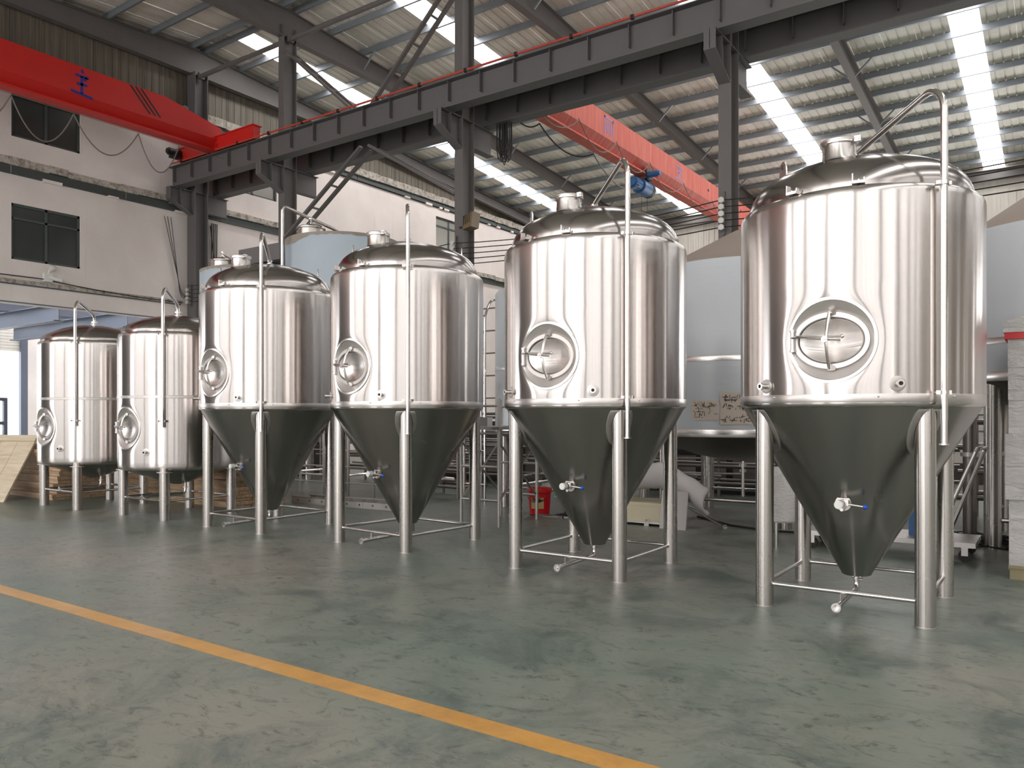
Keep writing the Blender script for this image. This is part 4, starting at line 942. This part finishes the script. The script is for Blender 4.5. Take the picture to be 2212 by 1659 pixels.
for x, y, r, lab in ((-.87, 10.9, .075, 'upright dark steel pipe column at right, in front of the manifold'), (-.62, 11.35, .06, 'second upright dark steel pipe at right, against the manifold frame'), (-1.25, 11.3, .05, 'slim bright upright pipe at right, left of the dark pipe columns')):
    t = thing('upright_pipe', lab, 'pipe', (x, y, 0)); MB().cyl((0, 0, 0), (0, 0, 1.48), r, n=20).build('tube', 'steel_dark' if 'dark' in lab else 'steel_leg', t)
    MB().ring((0, 0, 1.0), (0, 0, 1.05), r * 1.35, r * .95).build('flange', 'steel_matte', t); MB().cyl((0, 0, 0), (0, 0, .02), r * 1.6, n=20).build('base_flange', 'steel_matte', t)
wr = MB(); rd = random.Random(21)
for k in range(26):
    a = rd.uniform(0, 6.28); cx, cy = rd.uniform(-.3, .3), rd.uniform(-.25, .25); r0 = rd.uniform(.2, .6)
    wr.tube([(cx + r0 * math.cos(a + q * .5) * 1.1, cy + r0 * math.sin(a + q * .5) * .6, .015 + rd.uniform(0, .08)) for q in range(8)], .008, 5)
tag(wr.build('wire_pile', 'black', None, (-.55, 10.45, 0)), 'tangled pile of dark wires on the floor by the stretch-wrapped stack', 'wires')
wr = MB()
for k in range(40):
    a = rd.uniform(0, 6.28); b = rd.uniform(.05, .28); wr.tube([(.03 * math.cos(a), .03 * math.sin(a), .55), (b * .6 * math.cos(a), b * .6 * math.sin(a), .28), (b * math.cos(a), b * math.sin(a), .02)], .006, 5)
br = thing('straw_broom', 'brown straw broom standing head down by the wire pile', 'broom', (-.2, 11.0, 0)); stuff(wr.build('bristles', 'yellow_grey', br)); MB().cyl((0, 0, .5), (.0, .1, 1.5), .015, n=8).build('stick', 'plank', br)
# rolling scaffold tower
sf = thing('scaffold_tower', 'rusty grey tubular scaffold tower between the two middle fermenters', 'scaffold', (-6.75, 8.95, 0), R(2))
for xx in (0, .62):
    for yy in (-.5, .48): MB().cyl((xx, yy, 0), (xx, yy, 1.72), .021, n=12).build('upright', 'steel_matte', sf)
for yy in (-.5, .48):
    for z in (.35, .8, 1.25, 1.62): MB().tube([(0, yy, z), (.62, yy, z)], .017, 8).build('rung', 'steel_matte', sf)
for xx in (0, .62):
    MB().bar((xx + .01, -.5, .35), (xx + .01, .48, 1.15), .03, .012).build('diagonal', 'steel_matte', sf); MB().bar((xx - .01, .48, .35), (xx - .01, -.5, 1.15), .03, .012).build('diagonal', 'steel_matte', sf)
m = MB(); m.box((-.04, -.55, 1.3), (.66, -.2, 1.34)); m.box((-.04, -.1, 1.3), (.66, .5, 1.34)); m.build('deck_plank', 'steel_matte', sf)
o = MB().box((0, 0, 0), (.2, .12, .12)).build('carton', 'white_plastic', None, (-6.6, 8.6, 1.345)); tag(o, 'small white box lying on the scaffold deck', 'box')
ld = thing('step_ladder', 'tall steel access ladder with bent handrails behind the scaffold', 'ladder', (-8.5, 10.75, 0))
for xx in (0, .45): MB().tube(bend([(xx, 0, 0), (xx, 0, 3.2), (xx, .18, 3.5), (xx, .5, 3.5)], .12), .02, 10).build('rail', 'steel_pipe', ld)
for k in range(11): MB().tube([(0, 0, .3 + .29 * k), (.45, 0, .3 + .29 * k)], .015, 8).build('rung', 'steel_pipe', ld)
for k in range(5): MB().tube([(0, .5, 1.8 + .4 * k), (.45, .5, 1.8 + .4 * k)], .013, 8).build('guard_bar', 'steel_pipe', ld)
for xx in (0, .45): MB().tube([(xx, .5, 0), (xx, .5, 3.5)], .02, 10).build('rear_post', 'steel_pipe', ld)
# aluminium ladder lying on the floor
al = thing('lying_ladder', 'grey aluminium ladder lying on the floor behind the two left fermenters', 'ladder', (-10.75, 8.85, 0), R(3))
m0 = MB(); m0.box((0, 0, 0), (2.4, .03, .11)); m0.box((0, 0, .1), (2.4, .07, .11)); m0.build('side_rail', 'steel_matte', al)
m0 = MB(); m0.box((0, .42, 0), (2.4, .45, .11)); m0.box((0, .38, .1), (2.4, .42, .11)); m0.build('side_rail', 'steel_matte', al)
for k in range(8): MB().tube([(.15 + k * .28, .0, .055), (.15 + k * .28, .45, .055)], .018, 10).build('rung', 'steel_matte', al)
for k in range(8): MB().cyl((.15 + k * .28, -.004, .055), (.15 + k * .28, 0, .055), .02, n=12).build('rung_end', 'steel_dark', al)
for xx in (1.0, 1.5): MB().box((xx, -.004, .03), (xx + .12, 0, .09)).build('sticker', 'white_plastic', al)
# dark lattice panel (steel gate) behind the left fermenters
gt = thing('rebar_grid', 'dark welded grid panel standing behind the two left fermenters', 'grid', (-11.9, 10.0, 0), R(3))
for k in range(4): MB().bar((k * .62, 0, 0), (k * .62, 0, 1.25), .04, .03).build('post', 'steel_matte', gt)
for z in (.25, .55, .85, 1.15): MB().tube([(-.2, 0, z), (2.2, 0, z)], .012, 8).build('bar', 'steel_matte', gt)
# dark machines / stored vessels under the rear bay
for i, (x, y, w, d, h, lab) in enumerate(((-17.5, 12.5, 2.2, 1.2, 1.2, 'dark covered machine on the floor at far left, behind the low tanks'), (-12.6, 14.3, 3.0, .9, 1.35, 'dark steel cabinet row behind the pipe rack at left'), (-6.9, 14.5, 2.6, .8, 1.1, 'dark machine base in the gap behind the red bucket'), (1.6, 14.6, 2.6, .8, 1.2, 'dark machine base at far right behind the manifold'))):
    t = thing('machine', lab, 'machine', (x, y, 0)); m = MB(); m.box((0, 0, .08), (w, d, h * .75)); m.build('body', 'dark_machine', t); MB().box((-.03, -.03, 0), (w + .03, d + .03, .08)).build('plinth', 'black', t)
    for k in range(int(w / .6)): MB().box((.08 + k * .6, -.02, .2), (.55 + k * .6, 0, h * .65)).build('panel', 'steel_dark', t)
    MB().tube([(0, .3, h * .75 + .05), (w, .3, h * .75 + .05)], .05, 10).build('pipe', 'steel_matte', t); MB().cyl((w * .6, .4, h * .75), (w * .6, .4, h), .14, n=20).build('motor', 'dark_machine', t)
# glazed white partition in the rear
gp = thing('glazed_partition', 'white gridded window partition low behind the pipe racks', 'partition', (-14, 19.5, 0))
MB().box((0, 0, 0), (20, .12, .45)).build('sill_wall', 'dark_machine', gp)
MB().box((0, 0, 1.95), (20, .12, 2.1)).build('head', 'struct_grey', gp)
for k in range(21): MB().box((k * 1.0 - .03, -.02, .45), (k * 1.0 + .03, .1, 1.95)).build('mullion', 'struct_dark', gp)
for k in range(20): MB().box((k + .03, .03, .45), (k + .97, .05, 1.95)).build('pane', 'clad_white', gp)
for z in (.8, 1.15, 1.5): MB().box((0, -.0, z - .012), (20, .03, z + .012)).build('glazing_bar', 'struct_dark', gp)
# floor cables
cable('floor_hose', 'dark hose snaking over the floor under the wrapped tank with sheets', [[(-4.3, 10.9, .02), (-3.6, 10.3, .02), (-3.0, 10.1, .02), (-2.4, 10.2, .02), (-2.0, 10.0, .02)]], .016, 'rubber', 'hose')

# ------------------------------------------------------------------ plywood, timber and stacker at far left
pw = thing('plywood_panel', 'large pale plywood panel leaning at the left edge', 'panel', (-15.55, 5.8, 0), R(-38))
m = MB()
for k in range(4): MB().box((-.75 + k * .375, 0, 0), (-.75 + k * .375 + .368, .03, 1.3)).build('board', 'plywood', pw)
MB().box((-.77, -.03, 1.2), (.77, .0, 1.32)).build('batten', 'plywood', pw)
pw.rotation_euler = (R(-32), 0, R(20))
for ch in pw.children: pass
rt = random.Random(8)
NTH = ['first', 'second', 'third', 'fourth', 'fifth', 'sixth', 'seventh', 'eighth', 'ninth']
for x0, y0, lay, Lm, W_, where in ((-17.2, 6.7, 9, 2.75, 1.0, 'short stack left of the low tanks'), (-14.1, 7.8, 6, 3.25, 1.0, 'long stack behind the low tanks')):
    zz = 0.0
    for k in range(lay):
        h = rt.choice([.085, .1, .12, .13]); dx = rt.uniform(-.12, .12); dy = rt.uniform(0, .08)
        t = thing('timber_crate', 'pale timber frame, %s from floor in the %s' % (NTH[k], where), 'timber', (x0 + dx, y0 + dy, zz), R(rt.uniform(-1.5, 1.5)), 'stacked timber frames')
        for j in range(3): MB().box((0, j * W_ / 3, .0), (Lm, j * W_ / 3 + W_ / 3 - .012, h * .48)).build('board', 'plank', t)
        MB().box((-.02, -.02, h * .49), (Lm + .02, W_, h - .004)).build('deck', 'plank', t)
        zz += h + .001
fk = thing('pallet_stacker', 'hazy blue-grey pallet stacker outside the left opening', 'stacker', (-26.2, 9.9, 0), R(0))
for yy in (0, .75): MB().box((0, yy, .1), (.12, yy + .1, 2.0)).build('mast_rail', 'annex_steel', fk)
for z in (.5, 1.2, 1.92): MB().box((0, 0, z), (.1, .85, z + .1)).build('cross_member', 'annex_steel', fk)
MB().box((-.9, .05, .15), (0, .8, .9)).build('body', 'annex_steel', fk)
for yy in (.1, .6): MB().box((.12, yy, .12), (1.2, yy + .14, .17)).build('fork', 'annex_steel', fk)
for yy in (.15, .7): MB().cyl((-.6, yy - .05, .1), (-.6, yy + .05, .1), .1, n=16).build('wheel', 'black', fk)
MB().tube(bend([(-.3, -.5, .9), (-.2, -.4, 1.5), (.1, .05, 1.5), (.1, .05, .9)], .2), .05, 10).build('hose', 'black', fk)
MB().box((-.55, -.6, .85), (.0, -.1, 1.15)).build('white_tank', 'white_plastic', fk)

# ------------------------------------------------------------------ insulators, bus wires, lamp, camera
def insul(label, x, y, z, n=5, s=1):
    t = thing('insulator_rack', label, 'insulator', (x, y, z)); MB().box((-.02, .0, -.08), (.02, .05, .12 + n * .14)).build('bracket', 'struct_dark', t)
    for k in range(n):
        m = MB(); zz = k * .14 + .05; m.cyl((0, -.16, zz), (0, 0, zz), .015, n=8); m.cyl((0, -.17, zz), (0, -.13, zz), .06, n=16); m.cyl((0, -.12, zz), (0, -.08, zz), .045, n=16); m.build('insulator', 'porcelain', t)
insul('stack of white porcelain insulators on the column left of the largest fermenter', -5.67, 15.8, 5.3)
insul('stack of white porcelain insulators on the middle column beside the lifting lug', -12.78, 15.8, 5.3)
insul('stack of white porcelain insulators on the column at the gable wall', -24.45, 15.8, 5.3, 4)
xs = [-24.45, -12.78, -5.67, 1.38, 8.43]
for k in range(5):
    z = 5.35 + k * .14
    cable('bus_wire', 'thin dark bus wire strung between the columns, %s from the top' % ['fifth', 'fourth', 'third', 'second', 'first'][k], [sag((a, 15.66, z), (b, 15.66, z), .1 + .02 * k, 8) for a, b in zip(xs, xs[1:])], .012, 'black', 'wire', 'bus wires between the columns')
fl_ = thing('flood_lamp', 'amber flood lamp on the right side of the middle column', 'lamp', (-12.4, 15.8, 6.2)); MB().prism([(0, 0), (.28, .05), (.34, .42), (.08, .36)], 'y', -.2, .12).build('housing', 'lamp_amber', fl_)
for k in range(4): MB().box((.03 + k * .06, -.21, .1 + k * .02), (.05 + k * .06, .13, .34 + k * .02)).build('fin', 'black', fl_)
MB().box((-.25, -.02, .1), (.05, .02, .14)).build('arm', 'black', fl_)
cc = thing('wall_camera', 'small white wall camera above the left opening', 'camera', (XL + .02, 11.25, 5.45)); MB().box((0, -.12, 0), (.12, .12, .25)).build('junction_box', 'white_plastic', cc)
MB().cyl((.1, 0, .15), (.2, .35, .08), .06, n=14).build('body', 'white_plastic', cc); MB().sphere((.15, .1, .42), .1).build('dome', 'porcelain', cc); MB().tube([(.05, 0, .2), (.12, .05, .38)], .03, 8).build('arm', 'white_plastic', cc)
cable('wall_cables', 'thin cables drooping down the gable wall left of the wall column', [sag((XL + .08, 15.2 - k * .12, 8.2), (XL + .12, 15.5, 5.7 + k * .1), .0) + sag((XL + .12, 15.5, 5.7 + k * .1), (-24.5, 15.75, 5.8), .25) for k in range(3)], .012, 'black')
cable('wall_cables', 'bundle of brown cables running down the gable wall right of the wall column', [sag((XL + .1, 16.75 + k * .07, 8.3), (XL + .1, 16.75 + k * .05, 3.0), .0) for k in range(4)] + [sag((XL + .1, 16.7, 8.2), (XL + .1, 17.2, 5.0), .3)], .02, 'rubber')
cable('wall_cables', 'black cable running along the ledge above the left opening', [sag((XL + .1, YF + 3, 5.5), (XL + .1, 11.2, 5.52), .04, 14), sag((XL + .1, 11.3, 5.5), (XL + .12, 15.6, 5.35), .06, 10)], .016, 'black')
